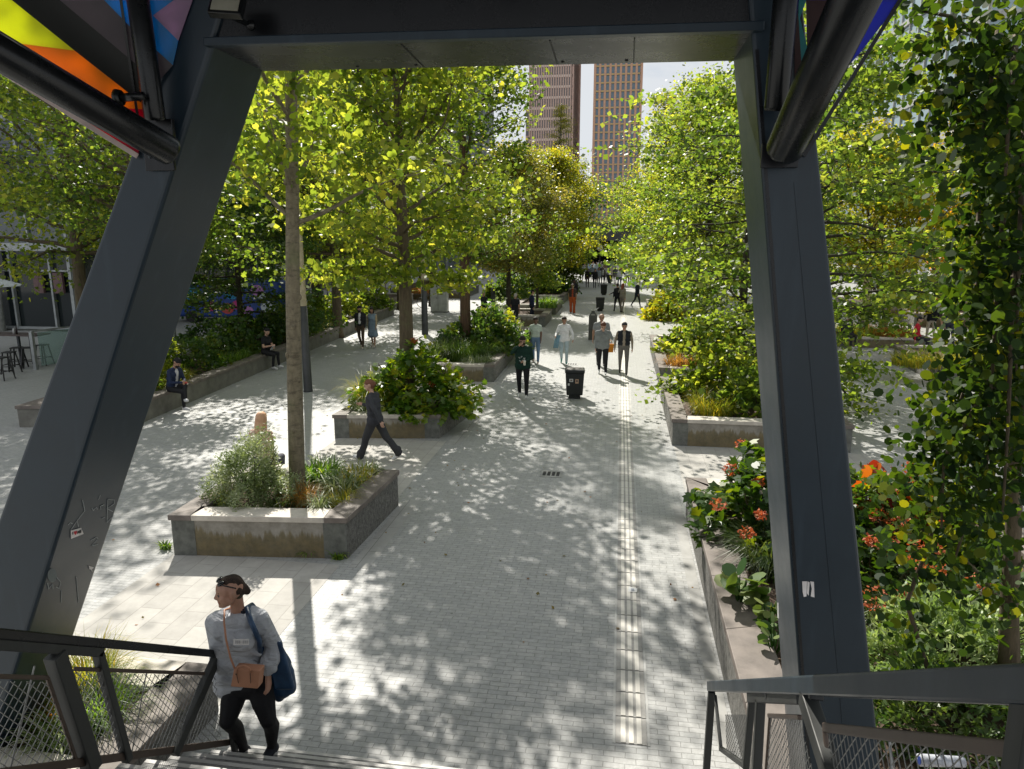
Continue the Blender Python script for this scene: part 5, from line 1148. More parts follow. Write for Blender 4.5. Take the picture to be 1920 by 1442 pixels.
for k, (px, py, tp, lb) in enumerate(((808, 548, (.5, .55, .58), 'a pale shirt and dark trousers left of the third trunk'), (860, 527, (.3, .3, .32), 'grey far behind the clipped grass'), (665, 560, (.03, .03, .03), 'black among the red cafe chairs'))):
    person('distant person in '+lb, px, py, top=tp, bottom=BLK, rz=R(30+50*k), group='distant people on the left')

# ------------------------------------------------------------------ woman on the stairs
def knit_mat():
    m, nt, b = newmat('soft grey jersey'); p = nt.nodes.new('ShaderNodeTexCoord').outputs['Object']
    nt.links.new(ramp(nt, noise(nt, 160, 2, .5, p), [(.3, (.37, .385, .41)), (.7, (.43, .445, .47))]), b.inputs['Base Color']); b.inputs['Roughness'].default_value = .95; b.inputs['Specular IOR Level'].default_value = .1
    w = nt.nodes.new('ShaderNodeTexNoise'); w.inputs['Scale'].default_value = 5; w.inputs['Detail'].default_value = 2; w.inputs['Distortion'].default_value = 1.6
    mp = nt.nodes.new('ShaderNodeMapping'); mp.inputs['Scale'].default_value = (1.2, 1.2, 2.6); mp.inputs['Rotation'].default_value = (0, .5, 0); nt.links.new(p, mp.inputs[0]); nt.links.new(mp.outputs[0], w.inputs['Vector'])
    bump(nt, b, w.outputs['Fac'], .55, .06); return m
def woman():
    KW = 1.083; base = Vector((-2.87, 4.42*KW, .34))
    L = lambda px, py, Y: AY(px, py, Y*KW)-base          # world point under a photo pixel at distance Y, in her frame
    t = thing('person', 'woman in a grey sweatshirt and black leggings climbing the stairs with bags', 'person', base, 0, pw)
    skin = (.40, .215, .145)
    M = {'skin': skinm(skin), 'eye': EYE, 'lip': skinm((.36, .13, .10)), 'brow': cloth((.05, .03, .02)), 'legging': cloth((.010, .010, .012), .7), 'shoe': cloth((.02, .022, .03)), 'sole': cloth((.6, .6, .6)), 'strap': cloth((.012, .013, .02))}
    P = []
    hipR, hipL = L(441, 1296, 4.42), L(489, 1296, 4.42)
    kR, kL = L(427, 1352, 4.28), L(503, 1350, 4.34); aR, aL = L(457, 1404, 4.50), L(510, 1398, 4.50)
    for h, k, a in ((hipR, kR, aR), (hipL, kL, aL)):
        c = k.lerp(a, .33)+Vector((0, .035, 0)); P += [(h, h.lerp(k, .4), .098, .090, 'legging'), (h.lerp(k, .4), k, .090, .064, 'legging'), (k, c, .062, .062, 'legging'), (c, a, .062, .038, 'legging')]
    P.append((hipR+Vector((.02, .02, .05)), hipL+Vector((-.02, .02, .05)), .115, .115, 'legging'))
    for a, tx in ((aR, -.02), (aL, -.03)):
        toe = a+Vector((tx, -.15, -.075)); heel = a+Vector((0, .045, -.05)); P += [(a, heel, .04, .036, 'shoe'), (heel, toe, .036, .032, 'shoe'), (a+Vector((0, 0, -.02)), toe, .04, .03, 'shoe'), (heel+Vector((0, 0, -.025)), toe+Vector((0, 0, -.014)), .03, .024, 'sole')]
    ch = L(441, 1172, 4.34); nb = L(446, 1150, 4.34)
    P += [(L(462, 1255, 4.42), ch, .07, .08, 'skin'), (nb+Vector((-.09, 0, -.04)), nb+Vector((.09, .01, -.04)), .045, .045, 'skin')]
    hc = L(431, 1109, 4.26)                            # head centre, face turned to her right and towards the camera
    P.append((nb, hc+Vector((.03, .03, -.05)), .052, .047, 'skin'))
    fx = Vector((-.80, -.60, -.06)).normalized(); sx = fx.cross(Vector((0, 0, 1))).normalized(); uz = sx.cross(fx)
    Hh = lambda f, s, u: hc+(fx*f+sx*s+uz*u)*1.03
    P += [(Hh(-.02, 0, .03), Hh(.012, 0, .03), .088, .082, 'skin'), (Hh(.03, 0, -.02), Hh(.052, 0, -.082), .066, .034, 'skin'), (Hh(.03, -.032, -.045), Hh(.03, .032, -.045), .048, .048, 'skin'), (Hh(.045, 0, .045), Hh(.05, 0, .03), .05, .045, 'skin'),
          (Hh(.085, 0, .02), Hh(.104, 0, -.024), .0085, .0135, 'skin'), (Hh(.097, -.011, -.027), Hh(.097, .011, -.027), .008, .008, 'skin'), (Hh(.083, -.028, .026), Hh(.083, .028, .026), .0125, .0125, 'skin'), (Hh(.086, -.016, -.059), Hh(.086, .016, -.059), .0095, .0095, 'lip'), (Hh(.078, 0, -.093), Hh(.074, 0, -.095), .018, .018, 'skin')]
    for s in (-1, 1):
        P += [(Hh(.083, s*.034, .008), Hh(.080, s*.039, .008), .0095, .0085, 'eye'), (Hh(.092, s*.02, .027), Hh(.078, s*.05, .03), .005, .004, 'brow'), (Hh(-.01, s*.086, .02), Hh(-.008, s*.083, -.022), .017, .012, 'skin'), (Hh(.05, s*.045, -.02), Hh(.055, s*.04, -.022), .03, .03, 'skin')]
    # her left arm (right in the picture) hangs; the right one reaches back to the handrail
    sL, sR = L(490, 1160, 4.38), L(402, 1166, 4.36); eL, wL = L(513, 1208, 4.44), L(503, 1259, 4.36); eR, wR = L(407, 1212, 4.50), L(405, 1244, 4.50)
    P += [(sL, eL, .05, .043, 'skin'), (eL, wL, .041, .028, 'skin'), (sR, eR, .05, .04, 'skin'), (eR, wR, .038, .027, 'skin')]
    hand(P, wL+Vector((0, -.01, -.02)), L(505, 1285, 4.32)-wL, Vector((-1, .1, 0)), 1.0, .45); hand(P, wR, Vector((.05, -.35, -.9)), Vector((1, 0, 0)), .9, .9)
    P.append((nb+Vector((.075, -.035, .035)), nb+Vector((.08, -.05, -.06)), .022, .022, 'strap'))
    P = [(a, b, r1*1.05, r2*1.05, g) for a, b, r1, r2, g in P]; fuse('body', P, M, .009, t, 4)
    # sweatshirt
    S = []; C = {'knit': knit_mat()}
    A_ = lambda px, py, Y, r, qx, qy, qY, r2: S.append((L(px, py, Y), L(qx, qy, qY), r, r2, 'knit'))
    A_(424, 1157, 4.36, .075, 474, 1155, 4.38, .075); A_(436, 1163, 4.29, .06, 462, 1163, 4.30, .06); A_(425, 1172, 4.36, .125, 470, 1170, 4.38, .120); A_(422, 1205, 4.38, .118, 468, 1205, 4.40, .118); A_(424, 1235, 4.40, .118, 466, 1235, 4.42, .118); A_(424, 1262, 4.42, .114, 470, 1258, 4.44, .112); A_(426, 1284, 4.43, .108, 466, 1280, 4.44, .112)
    A_(408, 1160, 4.36, .062, 486, 1158, 4.38, .066); A_(440, 1200, 4.26, .085, 458, 1200, 4.26, .085)
    S += [(sL+Vector((-.02, 0, .0)), eL, .074, .064, 'knit'), (eL, wL+Vector((0, 0, .03)), .066, .055, 'knit'), (wL+Vector((0, 0, .06)), wL+Vector((0, -.005, .012)), .058, .044, 'knit'), (eL+Vector((0, 0, -.02)), eL.lerp(wL, .55)+Vector((.01, 0, 0)), .07, .066, 'knit'),
          (sR, eR, .07, .058, 'knit'), (eR, wR+Vector((0, 0, .03)), .058, .048, 'knit')]
    for k in range(5):                                  # creases above the cuff and across the front
        u = .45+.11*k; c = eL.lerp(wL, u); S.append((c+Vector((-.045, -.02, 0)), c+Vector((.045, -.02, .015*(-1)**k)), .03, .03, 'knit'))
    for k, (px, py, qx, qy) in enumerate(((462, 1214, 486, 1226), (446, 1232, 478, 1246), (424, 1244, 452, 1254), (420, 1274, 448, 1284))): S.append((L(px, py, 4.315), L(qx, qy, 4.33), .03, .022, 'knit'))
    S = [(a, b, r1*1.06, r2*1.06, g) for a, b, r1, r2, g in S]; fuse('sweatshirt', S, C, .0095, t, 3)
    # hair pulled back
    H = []
    H += [(Hh(-.028, 0, .046), Hh(.004, 0, .054), .082, .074, 'h'), (Hh(-.05, 0, .015), Hh(-.045, 0, -.03), .072, .052, 'h'), (Hh(-.10, .0, -.005), Hh(-.118, .0, -.035), .036, .030, 'h'), (Hh(-.045, .055, .02), Hh(-.045, -.055, .02), .036, .036, 'h')]
    fuse('hair', H, {'h': m_bark('dark brown hair', (.018, .010, .007), (.06, .035, .022), (14, 14, 3))}, .009, t, 3)
    lb = MB(); c = L(453, 1203, 4.165); n = 8
    a = [L(438, 1198, 4.172), L(467, 1198, 4.172), L(467, 1209, 4.166), L(438, 1209, 4.166)]; lb.prism(a, (0, -.004, 0))
    for k in range(7):
        x = 441+k*3.6
        if k == 3: continue
        lb.prism([L(x, 1201, 4.166), L(x+2.2, 1201, 4.166), L(x+2.2, 1206.5, 4.162), L(x, 1206.5, 4.162)], (0, -.003, 0), 1)
    lb.build('chest_label', [mat('label white', (.62, .60, .58), .8), mat('label grey print', (.42, .41, .41), .8)], None).parent = t
    # things she wears or carries
    def carry(name, label, cat, mb, mats, **kw): o = mb.build(name, mats, None, **kw); o.location = base; return tag(o, label, cat)
    m = MB()
    for s in (-1, 1):
        c = Hh(.055, s*.034, .098); m.ell(c, (.03, .03, .012), 12, 8, 0, Matrix((fx, sx, uz)).transposed() @ Matrix.Rotation(.5, 3, 'Y')); m.tube([Hh(.05, s*.062, .095), Hh(-.04, s*.092, .055)], .005, 6)
    m.tube([Hh(.062, -.02, .1), Hh(.062, .02, .1)], .006, 6); carry('sunglasses', 'black sunglasses pushed up on the hair of the woman on the stairs', 'sunglasses', m, mat('black gloss', (.01, .01, .01), .15), smooth=True)
    m = MB().ell(Hh(.018, .093, .0), .009, 10, 7).tube([Hh(.02, .095, -.003), Hh(.034, .096, -.03)], .0045, 8); carry('earbud', 'white earbud in the ear of the woman on the stairs', 'earbud', m, mat('white plastic', (.7, .7, .7), .3), smooth=True)
    # tan crossbody handbag
    q = lambda x, y, Y=4.13: L(x, y, Y)
    hb = thing('handbag', 'small tan crossbody handbag on the hip of the woman on the stairs', 'handbag', base+q(459, 1272, 4.15))
    TAN = mat('tan leather', (.42, .20, .115), .5, var=.12); m = MB(); W_ = lambda v: base+v
    front = [W_(q(432, 1288)), W_(q(483, 1292)), W_(q(487, 1258)), W_(q(438, 1254))]; m.prism(front, (0, .085, 0)); m.build('body', TAN, hb, bevel=.008)
    m = MB().tube([W_(q(443, 1262, 4.115)), W_(q(447, 1250, 4.11)), W_(q(458, 1247, 4.11)), W_(q(468, 1252, 4.115)), W_(q(469, 1262, 4.115))], .006, 8); m.build('handle', TAN, hb, smooth=True)
    m = MB().bar(W_(q(443, 1262, 4.12)), W_(q(447, 1281, 4.12)), .005).bar(W_(q(469, 1260, 4.12)), W_(q(470, 1281, 4.12)), .005).ell(W_(q(443, 1264, 4.118)), .008, 8, 6).ell(W_(q(469, 1260, 4.118)), .008, 8, 6); m.build('trim', mat('dark stitching', (.12, .06, .035), .5), hb)
    m = MB().tube([W_(q(441, 1256, 4.14)), W_(q(432, 1233, 4.165)), W_(q(424, 1200, 4.16)), W_(q(420, 1165, 4.18)), W_(q(421, 1144, 4.25)), W_(q(432, 1140, 4.36))], .0075, 8); m.build('strap', TAN, hb, smooth=True)
    # blue bag on her back
    tb_ = thing('tote_bag', 'big dark blue cloth bag hanging behind the woman on the stairs', 'bag', base+L(528, 1262, 4.52))
    BL = mat('blue coated cloth', (.016, .048, .105), .38, var=.5, scale=7, bmp=.5, bscale=12)
    Q = [(L(496, 1190, 4.5), L(502, 1230, 4.5), .05, .085, 'b'), (L(510, 1200, 4.52), L(522, 1250, 4.54), .05, .11, 'b'), (L(518, 1245, 4.54), L(531, 1290, 4.54), .115, .085, 'b'), (L(512, 1262, 4.52), L(524, 1306, 4.52), .10, .045, 'b'), (L(535, 1262, 4.54), L(544, 1290, 4.54), .075, .055, 'b'), (L(505, 1190, 4.52), L(535, 1270, 4.56), .03, .06, 'b')]
    for k in range(5): Q.append((L(505+5*k, 1205, 4.42), L(520+7*k, 1288, 4.42), .018, .024, 'b'))
    ob = fuse('body', Q, {'b': BL}, .012, tb_, 3); ob.location = base-tb_.location
    m = MB().tube([W_(L(498, 1195, 4.46)), W_(L(488, 1225, 4.34)), W_(L(486, 1200, 4.28)), W_(L(470, 1165, 4.24)), W_(L(463, 1140, 4.34)), W_(L(472, 1134, 4.46)), W_(L(492, 1160, 4.52)), W_(L(503, 1195, 4.54))], [.02, .02, .02, .02, .021, .021, .02, .02], 8); m.build('strap', BL, tb_, smooth=True)
woman()
# ------------------------------------------------------------------ street furniture
def bin_(px, py, label, stickers=False, s=1.0, rz=0):
    p = G(px, py); t = thing('litter_bin', label, 'litter bin', p, rz, 'black litter bins'); t.location = (0, 0, 0); t.rotation_euler = (0, 0, 0)
    K = m_steel('black bin plastic', (.016, .018, .018), .42)
    m = MB(); w0, w1, d0, d1 = .30*s, .345*s, .24*s, .28*s
    m.add([(-w0, -d0, .13), (w0, -d0, .13), (w0, d0, .13), (-w0, d0, .13), (-w1, -d1, .86), (w1, -d1, .86), (w1, d1, .86), (-w1, d1, .86)], [(0, 3, 2, 1), (4, 5, 6, 7), (0, 1, 5, 4), (1, 2, 6, 5), (2, 3, 7, 6), (3, 0, 4, 7)])
    m.build('body', K, t, bevel=.03, seg=3)
    MB().b2(-w0*.72, w0*.72, -d0*.72, d0*.72, 0, .13).build('foot', K, t, bevel=.01)
    m = MB().b2(-w1-.02, w1+.02, -d1-.02, d1+.02, .865, .99).build('lid', K, t, bevel=.035, seg=3)
    MB().b2(-w1+.05, w1-.05, -d1+.04, d1-.04, .985, 1.0).build('lid_plate', mat('worn grey plate', (.12, .11, .10), .5, .3), t, bevel=.004)
    if stickers:
        SM_ = [mat('sticker grey white', (.5, .5, .5), .6), mat('sticker tan', (.5, .33, .22), .6), mat('sticker dark', (.12, .08, .07), .6)]
        for x, z, a, b, i in ((-.13, .64, .14, .10, 0), (.08, .61, .12, .14, 1), (-.22, .50, .07, .07, 0)):
            y = -(d0+(d1-d0)*(z-.13)/.73)-.006; MB().box((x, y, z), (a, .004, b)).build('sticker', SM_[i], t)
        for x, z, b in ((-.13, .64, .05), (.08, .62, .07)): MB().box((x, -(d0+(d1-d0)*(z-.13)/.73)-.009, z), (.07, .003, b)).build('sticker_print', SM_[2], t)
    t.location = p; t.rotation_euler = (0, 0, rz); t.scale = (.78, .82, .88)
bin_(1077, 746, 'nearest black litter bin with stickers on its front', True, rz=R(4)); bin_(1125, 583, 'black litter bin left of the man in the black suit', s=1.0); bin_(1132, 553, 'black litter bin just behind the one beside the suited man'); bin_(1143, 531, 'farthest black litter bin at the front of the crowd')
# dark column with a winged top
p = G(1111, 637); t = thing('marker_column', 'dark grey square column with two pale upturned fins on top', 'column', p)
K = mat('column grey', (.075, .075, .068), .6); m = MB()
a, b, h = .17, .20, 1.12
for z0, z1, w0, w1 in ((0, h, .19, .185), (h, h+.13, .17, .09), (h+.13, h+.22, .075, .075)):
    vs = [p+Vector((sx*w, sy*w*.8, z)) for z, w in ((z0, w0), (z1, w1)) for sx, sy in ((-1, -1), (1, -1), (1, 1), (-1, 1))]
    m.add(vs, [(0, 3, 2, 1), (4, 5, 6, 7), (0, 1, 5, 4), (1, 2, 6, 5), (2, 3, 7, 6), (3, 0, 4, 7)])
m.build('shaft', K, t, bevel=.01)
m = MB()
for s in (-1, 1): m.prism([p+Vector((s*.02, -.1, h+.2)), p+Vector((s*.24, -.06, h+.33)), p+Vector((s*.24, .06, h+.33)), p+Vector((s*.02, .1, h+.2))], (0, 0, .02))
m.build('fin', mat('pale fin', (.5, .5, .48), .5), t)
MB().box(p+Vector((0, -.143, h+.04)), (.16, .01, .06)).build('plate', mat('plate grey', (.3, .29, .27), .5), t)
# lamp posts: dark foot, pale shaft
def lamp(pos, label, h=9.5, r=.15, dk=2.6):
    t = thing('lamp_post', label, 'lamp post', pos, 0, 'two tone lamp posts'); p = Vector(pos)
    MB().tube([p, p+Vector((0, 0, .04)), p+Vector((0, 0, dk))], [r*1.12, r*1.05, r*.9], 16).build('foot', mat('dark lamp steel', (.05, .052, .055), .5, .2), t, smooth=True)
    MB().tube([p+Vector((0, 0, dk+.004)), p+Vector((0, 0, h))], [r*.86, r*.5], 16).build('shaft', mat('pale wood shaft', (.50, .44, .30), .6, scale=8), t, smooth=True)
    MB().tube([p+Vector((0, 0, h)), p+Vector((0, 0, h+.5)), p+Vector((0, 0, h+.55))], [r*.9, r*.9, r*.4], 16).build('lamp_head', mat('lamp head', (.3, .3, .3), .4), t, smooth=True)
lamp(G(578, 734), 'lamp post with dark foot right behind the nearest bare trunk', r=.125)
lamp(G(797, 627), 'lamp post casting a straight shadow between the second and third trunk')
lamp(G(1619, 612)*.97, 'thick pale lamp post behind the right leg', r=.3, dk=.2)
p = G(925, 605); MB_ = MB().tube([p, p+Vector((0, 0, 1.9))], .13, 12); tag(MB_.build('post', mat('dark lamp steel', (.05, .052, .055)), None, smooth=True), 'short dark post right of the third trunk', 'post')
# bollard on the right
p = G(1612, 646); t = thing('bollard', 'dark round topped bollard left of the low grass planter', 'bollard', p)
MB().tube([p, p+Vector((0, 0, .92)), p+Vector((0, 0, 1.0)), p+Vector((0, 0, 1.03))], [.2, .2, .17, .08], 18).build('post', m_steel('black bin plastic', (.016, .018, .018)), t, smooth=True)
MB().box(p+Vector((-.0, -.19, .86)), (.08, .03, .05)).build('plate', mat('plate grey', (.3, .29, .27)), t)
# bicycle and cabinet
p = G(822, 586); t = thing('utility_cabinet', 'pale grey utility cabinet beside the bicycle', 'cabinet', p)
MB().b2(p.x-.5, p.x+.55, p.y, p.y+.5, .05, 1.75).build('body', mat('cabinet grey', (.42, .43, .42), .5), t, bevel=.015)
m = MB().b2(p.x-.02, p.x+.0, p.y-.006, p.y, .15, 1.65).box((p.x-.08, p.y-.012, .9), (.03, .02, .12)); m.build('door', mat('cabinet dark', (.15, .15, .15), .5), t); MB().b2(p.x-.52, p.x+.57, p.y-.03, p.y+.53, 0, .05).build('plinth', MDK, t)
def bicycle(p, rz, label):
    t = thing('bicycle', label, 'bicycle', (0, 0, 0)); K = mat('bike black', (.015, .015, .015), .4)
    for x in (-.53, .53):
        m = MB(); n = 22; pts = [Vector((x+.33*math.cos(2*math.pi*k/n), 0, .35+.33*math.sin(2*math.pi*k/n))) for k in range(n+1)]
        w_ = MB().tube(pts, .022, 6).build('wheel', K, t, smooth=True)
        for k in range(8): a = k*math.pi/4; m.bar((x, 0, .35), (x+.31*math.cos(a), 0, .35+.31*math.sin(a)), .006)
        m.build('spokes', WR, w_)
    m = MB()
    for a, b in (((-.53, 0, .35), (-.12, 0, .32)), ((-.12, 0, .32), (-.22, 0, .9)), ((-.22, 0, .78), (.36, 0, .88)), ((-.12, 0, .32), (.38, 0, .8)), ((.53, 0, .35), (.36, 0, .98)), ((-.53, 0, .35), (-.2, 0, .78))): m.tube([a, b], .017, 6)
    m.build('frame', K, t); MB().tube([(.36, 0, .98), (.3, -.25, 1.04)], .013, 6).tube([(.36, 0, .98), (.3, .25, 1.04)], .013, 6).build('handlebar', K, t); MB().ell((-.23, 0, .93), (.13, .07, .04), 10, 6).build('saddle', K, t, smooth=True)
    t.location = p; t.rotation_euler = (0, 0, rz)
bicycle(G(806, 577), R(8), 'black bicycle parked against the pale planter behind the second trunk')
# folding sign board in front of the crowd
p = G(1192, 540); t = thing('sign_board', 'white folding sign board with pale blue lines at the right of the crowd', 'sign', p)
K = mat('sign white', (.62, .66, .68), .5); rot = Matrix.Rotation(R(-14), 3, 'X'); MB().box(p+Vector((0, -.2, .85)), (.85, .03, 1.7), 0, rot).build('board', K, t); MB().box(p+Vector((0, .2, .85)), (.85, .03, 1.7), 0, Matrix.Rotation(R(14), 3, 'X')).build('board', K, t)
m = MB()
for k in range(6): m.box(p+Vector((-.05*(k % 2), -.22-.0-(.25-.25*(.4+k*.2))*.0-.235+.25*(.25+k*.21)*.95, .25+k*.21)), (.6-.1*(k % 3), .012, .07), 0, rot)
m.build('lettering', mat('sign pale blue', (.3, .42, .5), .6), t)
# blue painted kiosk on the left
p = G(435, 606); t = thing('painted_kiosk', 'low kiosk painted bright blue with pink and white shapes behind the layered tree', 'kiosk', p)
KB = mat('kiosk blue', (.012, .05, .25), .5, var=.3); MB().b2(p.x-3.4, p.x+2.9, p.y, p.y+2.4, .3, 2.3).build('body', KB, t, bevel=.15, seg=4)
m = MB()
for k, (x, z, r, i) in enumerate(((-1.2, .9, .28, 0), (-.2, .8, .3, 1), (.4, 1.0, .25, 0), (1.6, 1.8, .3, 2), (1.9, 1.5, .25, 3), (.1, 1.7, .4, 4), (2.2, .9, .35, 3), (-2.2, 1.6, .4, 4), (1.0, .7, .25, 2))):
    m.prism([(p.x+x+r*math.cos(a)*1.3, p.y-.004, z+r*math.sin(a)) for a in [j*math.pi/5 for j in range(10)]], (0, -.012, 0), i)
m.build('mural', [mat('mural pink', (.5, .03, .2), .6), mat('mural red', (.45, .06, .05), .6), mat('mural mauve', (.45, .2, .5), .6), mat('mural white', (.55, .6, .65), .6), mat('mural cyan', (.02, .25, .5), .6)], t)
m = MB()
for x in (-2.4, 1.9): m.tube([(p.x+x, p.y-.02, .32), (p.x+x, p.y+.25, .32)], .32, 16)
m.build('wheel', mat('tyre', (.02, .02, .02), .8), t, smooth=False)
# ------------------------------------------------------------------ cafe on the left
GLA = m_glass('dark shop glass', (.018, .024, .026), .06, .45); FRM = mat('pale steel frame', (.33, .35, .35), .4, .4); FRD = mat('dark steel frame', (.05, .055, .06), .4, .3)
def stool(pos, label, rz=0):
    t = thing('bar_stool', label, 'stool', (0, 0, 0), 0, 'black bar stools at the high table'); K = mat('stool black', (.015, .015, .015), .5)
    MB().b2(-.17, .17, -.17, .17, .72, .76).build('seat', K, t, bevel=.015)
    for sx in (-1, 1):
        for sy in (-1, 1): MB().bar((sx*.13, sy*.13, .72), (sx*.22, sy*.22, 0), .04).build('leg', K, t)
    MB().bar((-.19, -.19, .26), (.19, -.19, .26), .025).bar((-.19, .19, .26), (.19, .19, .26), .025).bar((-.19, -.19, .3), (-.19, .19, .3), .025).bar((.19, -.19, .3), (.19, .19, .3), .025).build('stretcher', K, t)
    t.location = pos; t.rotation_euler = (0, 0, rz); return t
tp = G(30, 688); zt = 1.08
t = thing('high_table', 'long dark topped high table of the cafe terrace', 'table', (tp.x, tp.y+.4, 0))
MB().b2(tp.x-3, tp.x+.75, tp.y+.25, tp.y+.95, zt, zt+.05).build('tabletop', mat('dark wood top', (.07, .05, .045), .5), t, bevel=.008)
for x in (-2.4, -.3, .2): MB().b2(tp.x+x-.04, tp.x+x+.04, tp.y+.55, tp.y+.63, 0, zt).build('leg', FRD, t)
for k, (px, py, lb) in enumerate(((8, 712, 'black bar stool cut by the left edge of the picture'), (22, 700, 'black bar stool at the front of the high table'), (36, 690, 'black bar stool under the middle of the high table'), (56, 690, 'black bar stool at the right end of the high table'))): stool(G(px, py), lb, .2*k)
stool(G(84, 684), 'black bar stool seen through the glass screen', .1)
bt = Vector((tp.x-.25, tp.y+.5, zt+.05)); t = thing('condiment_set', 'two small bottles on the high table', 'bottles', bt); MB().tube([bt, bt+Vector((0, 0, .2)), bt+Vector((0, 0, .28))], [.035, .035, .014], 10).build('bottle', mat('bottle dark', (.03, .02, .02), .2), t, smooth=True); b2 = bt+Vector((-.11, 0, 0)); MB().tube([b2, b2+Vector((0, 0, .15)), b2+Vector((0, 0, .2))], [.04, .04, .02], 10).build('bottle', mat('bottle white', (.55, .55, .55), .3), t, smooth=True)
# glass wind screen
A = G(68, 693); A2 = A+Vector((1.4, 6.0, 0)); t = thing('glass_screen', 'glass wind screen with pale steel posts at the end of the high table', 'wind screen', A)
post_ = lambda p, h: MB().bar(p, p+Vector((0, 0, h)), .11).build('post', FRM, t)
post_(A, 1.35); post_(A2, 1.35); MB().bar(A+Vector((0, 0, 1.36)), A2+Vector((0, 0, 1.36)), .05).build('top_rail', FRM, t)
gm, gnt, gb = newmat('clear screen glass'); gb.inputs['Base Color'].default_value = (.6, .75, .72, 1); gb.inputs['Roughness'].default_value = .03; gb.inputs['Transmission Weight'].default_value = .0
tr_ = gnt.nodes.new('ShaderNodeBsdfTransparent'); tr_.inputs[0].default_value = (.72, .82, .8, 1); mx = gnt.nodes.new('ShaderNodeMixShader'); mx.inputs[0].default_value = .82
gnt.links.new(gb.outputs[0], mx.inputs[1]); gnt.links.new(tr_.outputs[0], mx.inputs[2]); gnt.links.new(mx.outputs[0], gnt.nodes['Material Output'].inputs[0])
MB().bar(A+Vector((.05, .2, .7)), A2+Vector((-.05, -.2, .7)), .015, 1.2).build('pane', gm, t)
# parasol
q = AY(2, 571, 25); t = thing('parasol', 'pale grey cafe parasol at the left edge of the picture', 'parasol', (q.x-1.2, 25, 0))
c = Vector((q.x-1.2, 25, 0)); apex = c+Vector((0, 0, 3.3)); rim = [c+Vector((1.75*math.cos(a), 1.75*math.sin(a), 2.68)) for a in [k*math.pi/4+.3 for k in range(8)]]
MB().add([apex]+rim+[apex-Vector((0, 0, .02))]+[r-Vector((0, 0, .02)) for r in rim], [(0, k+1, (k+1) % 8+1) for k in range(8)]+[(9, (k+1) % 8+10, k+10) for k in range(8)]).build('canopy', cloth((.55, .58, .6)), t); MB().tube([c, apex], .025, 10).build('pole', FRM, t)
# red and brown cafe chairs farther back
def chair(pos, rz, label, col, first=[None]):
    t = thing('cafe_chair', label, 'chair', (0, 0, 0), 0, 'red brown cafe chairs'); K = mat('chair red', col, .5); F = FRD
    MB().b2(-.22, .22, -.22, .22, .43, .46).build('seat', K, t)
    for sx in (-1, 1):
        for sy in (-1, 1): MB().bar((sx*.2, sy*.2, .44), (sx*.22, sy*.23, 0), .03).build('leg', F, t)
    m = MB()
    for z in (.6, .7, .8): m.b2(-.22, .22, .2, .225, z, z+.06)
    for sx in (-1, 1): m.bar((sx*.21, .21, .44), (sx*.21, .24, .87), .03)
    m.build('backrest', K, t); t.location = pos; t.rotation_euler = (0, 0, rz); return t
names = ('behind the nearest bare trunk', 'left of the dark straight trunk', 'right of the dark straight trunk', 'under the leafy tree', 'beside the second dark table', 'near the shop window', 'next to the lamp post top', 'farthest along the row', 'nearest the strolling couple', 'at the end of the terrace')
for k in range(10): chair(G(575+k*17, 556-k*1.2+(k % 2)*5), [.3, 2.0, 3.6, 5.1][k % 4], 'red brown cafe chair '+names[k], (.16, .05, .03))
for k, px in enumerate((600, 650, 700)):
    p = G(px, 549-k); t = thing('cafe_table', ('small dark cafe table left of the dark trunk', 'small dark cafe table right of the dark trunk', 'small dark cafe table farther along the terrace')[k], 'table', p, 0, 'small cafe tables'); MB().tube([p+Vector((0, 0, .72)), p+Vector((0, 0, .75))], .4, 16).build('tabletop', mat('dark wood top', (.07, .05, .045)), t); MB().bar(p, p+Vector((0, 0, .72)), .06).tube([p, p+Vector((0, 0, .03))], .25, 12).build('pedestal', FRD, t)
# notice board
q = AY(534, 523, 50); t = thing('notice_board', 'white notice board with dark ink marks left of the bare trunk', 'notice board', (q.x, 50, 0)); MB().b2(q.x-.55, q.x+.55, 50, 50.06, 1.0, 2.6).build('board', mat('notice white', (.55, .52, .55), .6), t); m = MB()
for k, (x, z) in enumerate(((-.2, 2.6), (.1, 2.2), (.25, 2.75), (-.05, 1.8), (.2, 1.6))): m.box((q.x+x, 49.99, z-.35), (.3, .01, .1), 0, Matrix.Rotation(.5*(-1)**k, 3, 'Y'))
m.build('ink_marks', mat('ink', (.05, .05, .06), .6), t); MB().b2(q.x-.6, q.x-.52, 50.08, 50.16, 0, 2.7).b2(q.x+.52, q.x+.6, 50.08, 50.16, 0, 2.7).build('post', FRD, t)
# litter caught in the plants behind the right railing
q = AY(1765, 1428, 4.95); t = thing('paper_roll', 'rolled white and blue paper lying in the shrub behind the right railing', 'litter', q)
MB().tube([q+Vector((-.16, -.02, .01)), q+Vector((.16, .02, 0))], [.045, .038], 10).build('sheet', mat('newsprint', (.36, .38, .42), .7, scale=30, var=.4), t, smooth=True); MB().tube([q+Vector((-.163, -.02, .01)), q+Vector((-.158, -.02, .01))], .032, 10).build('blue_end', mat('newsprint blue', (.02, .05, .25), .6), t)

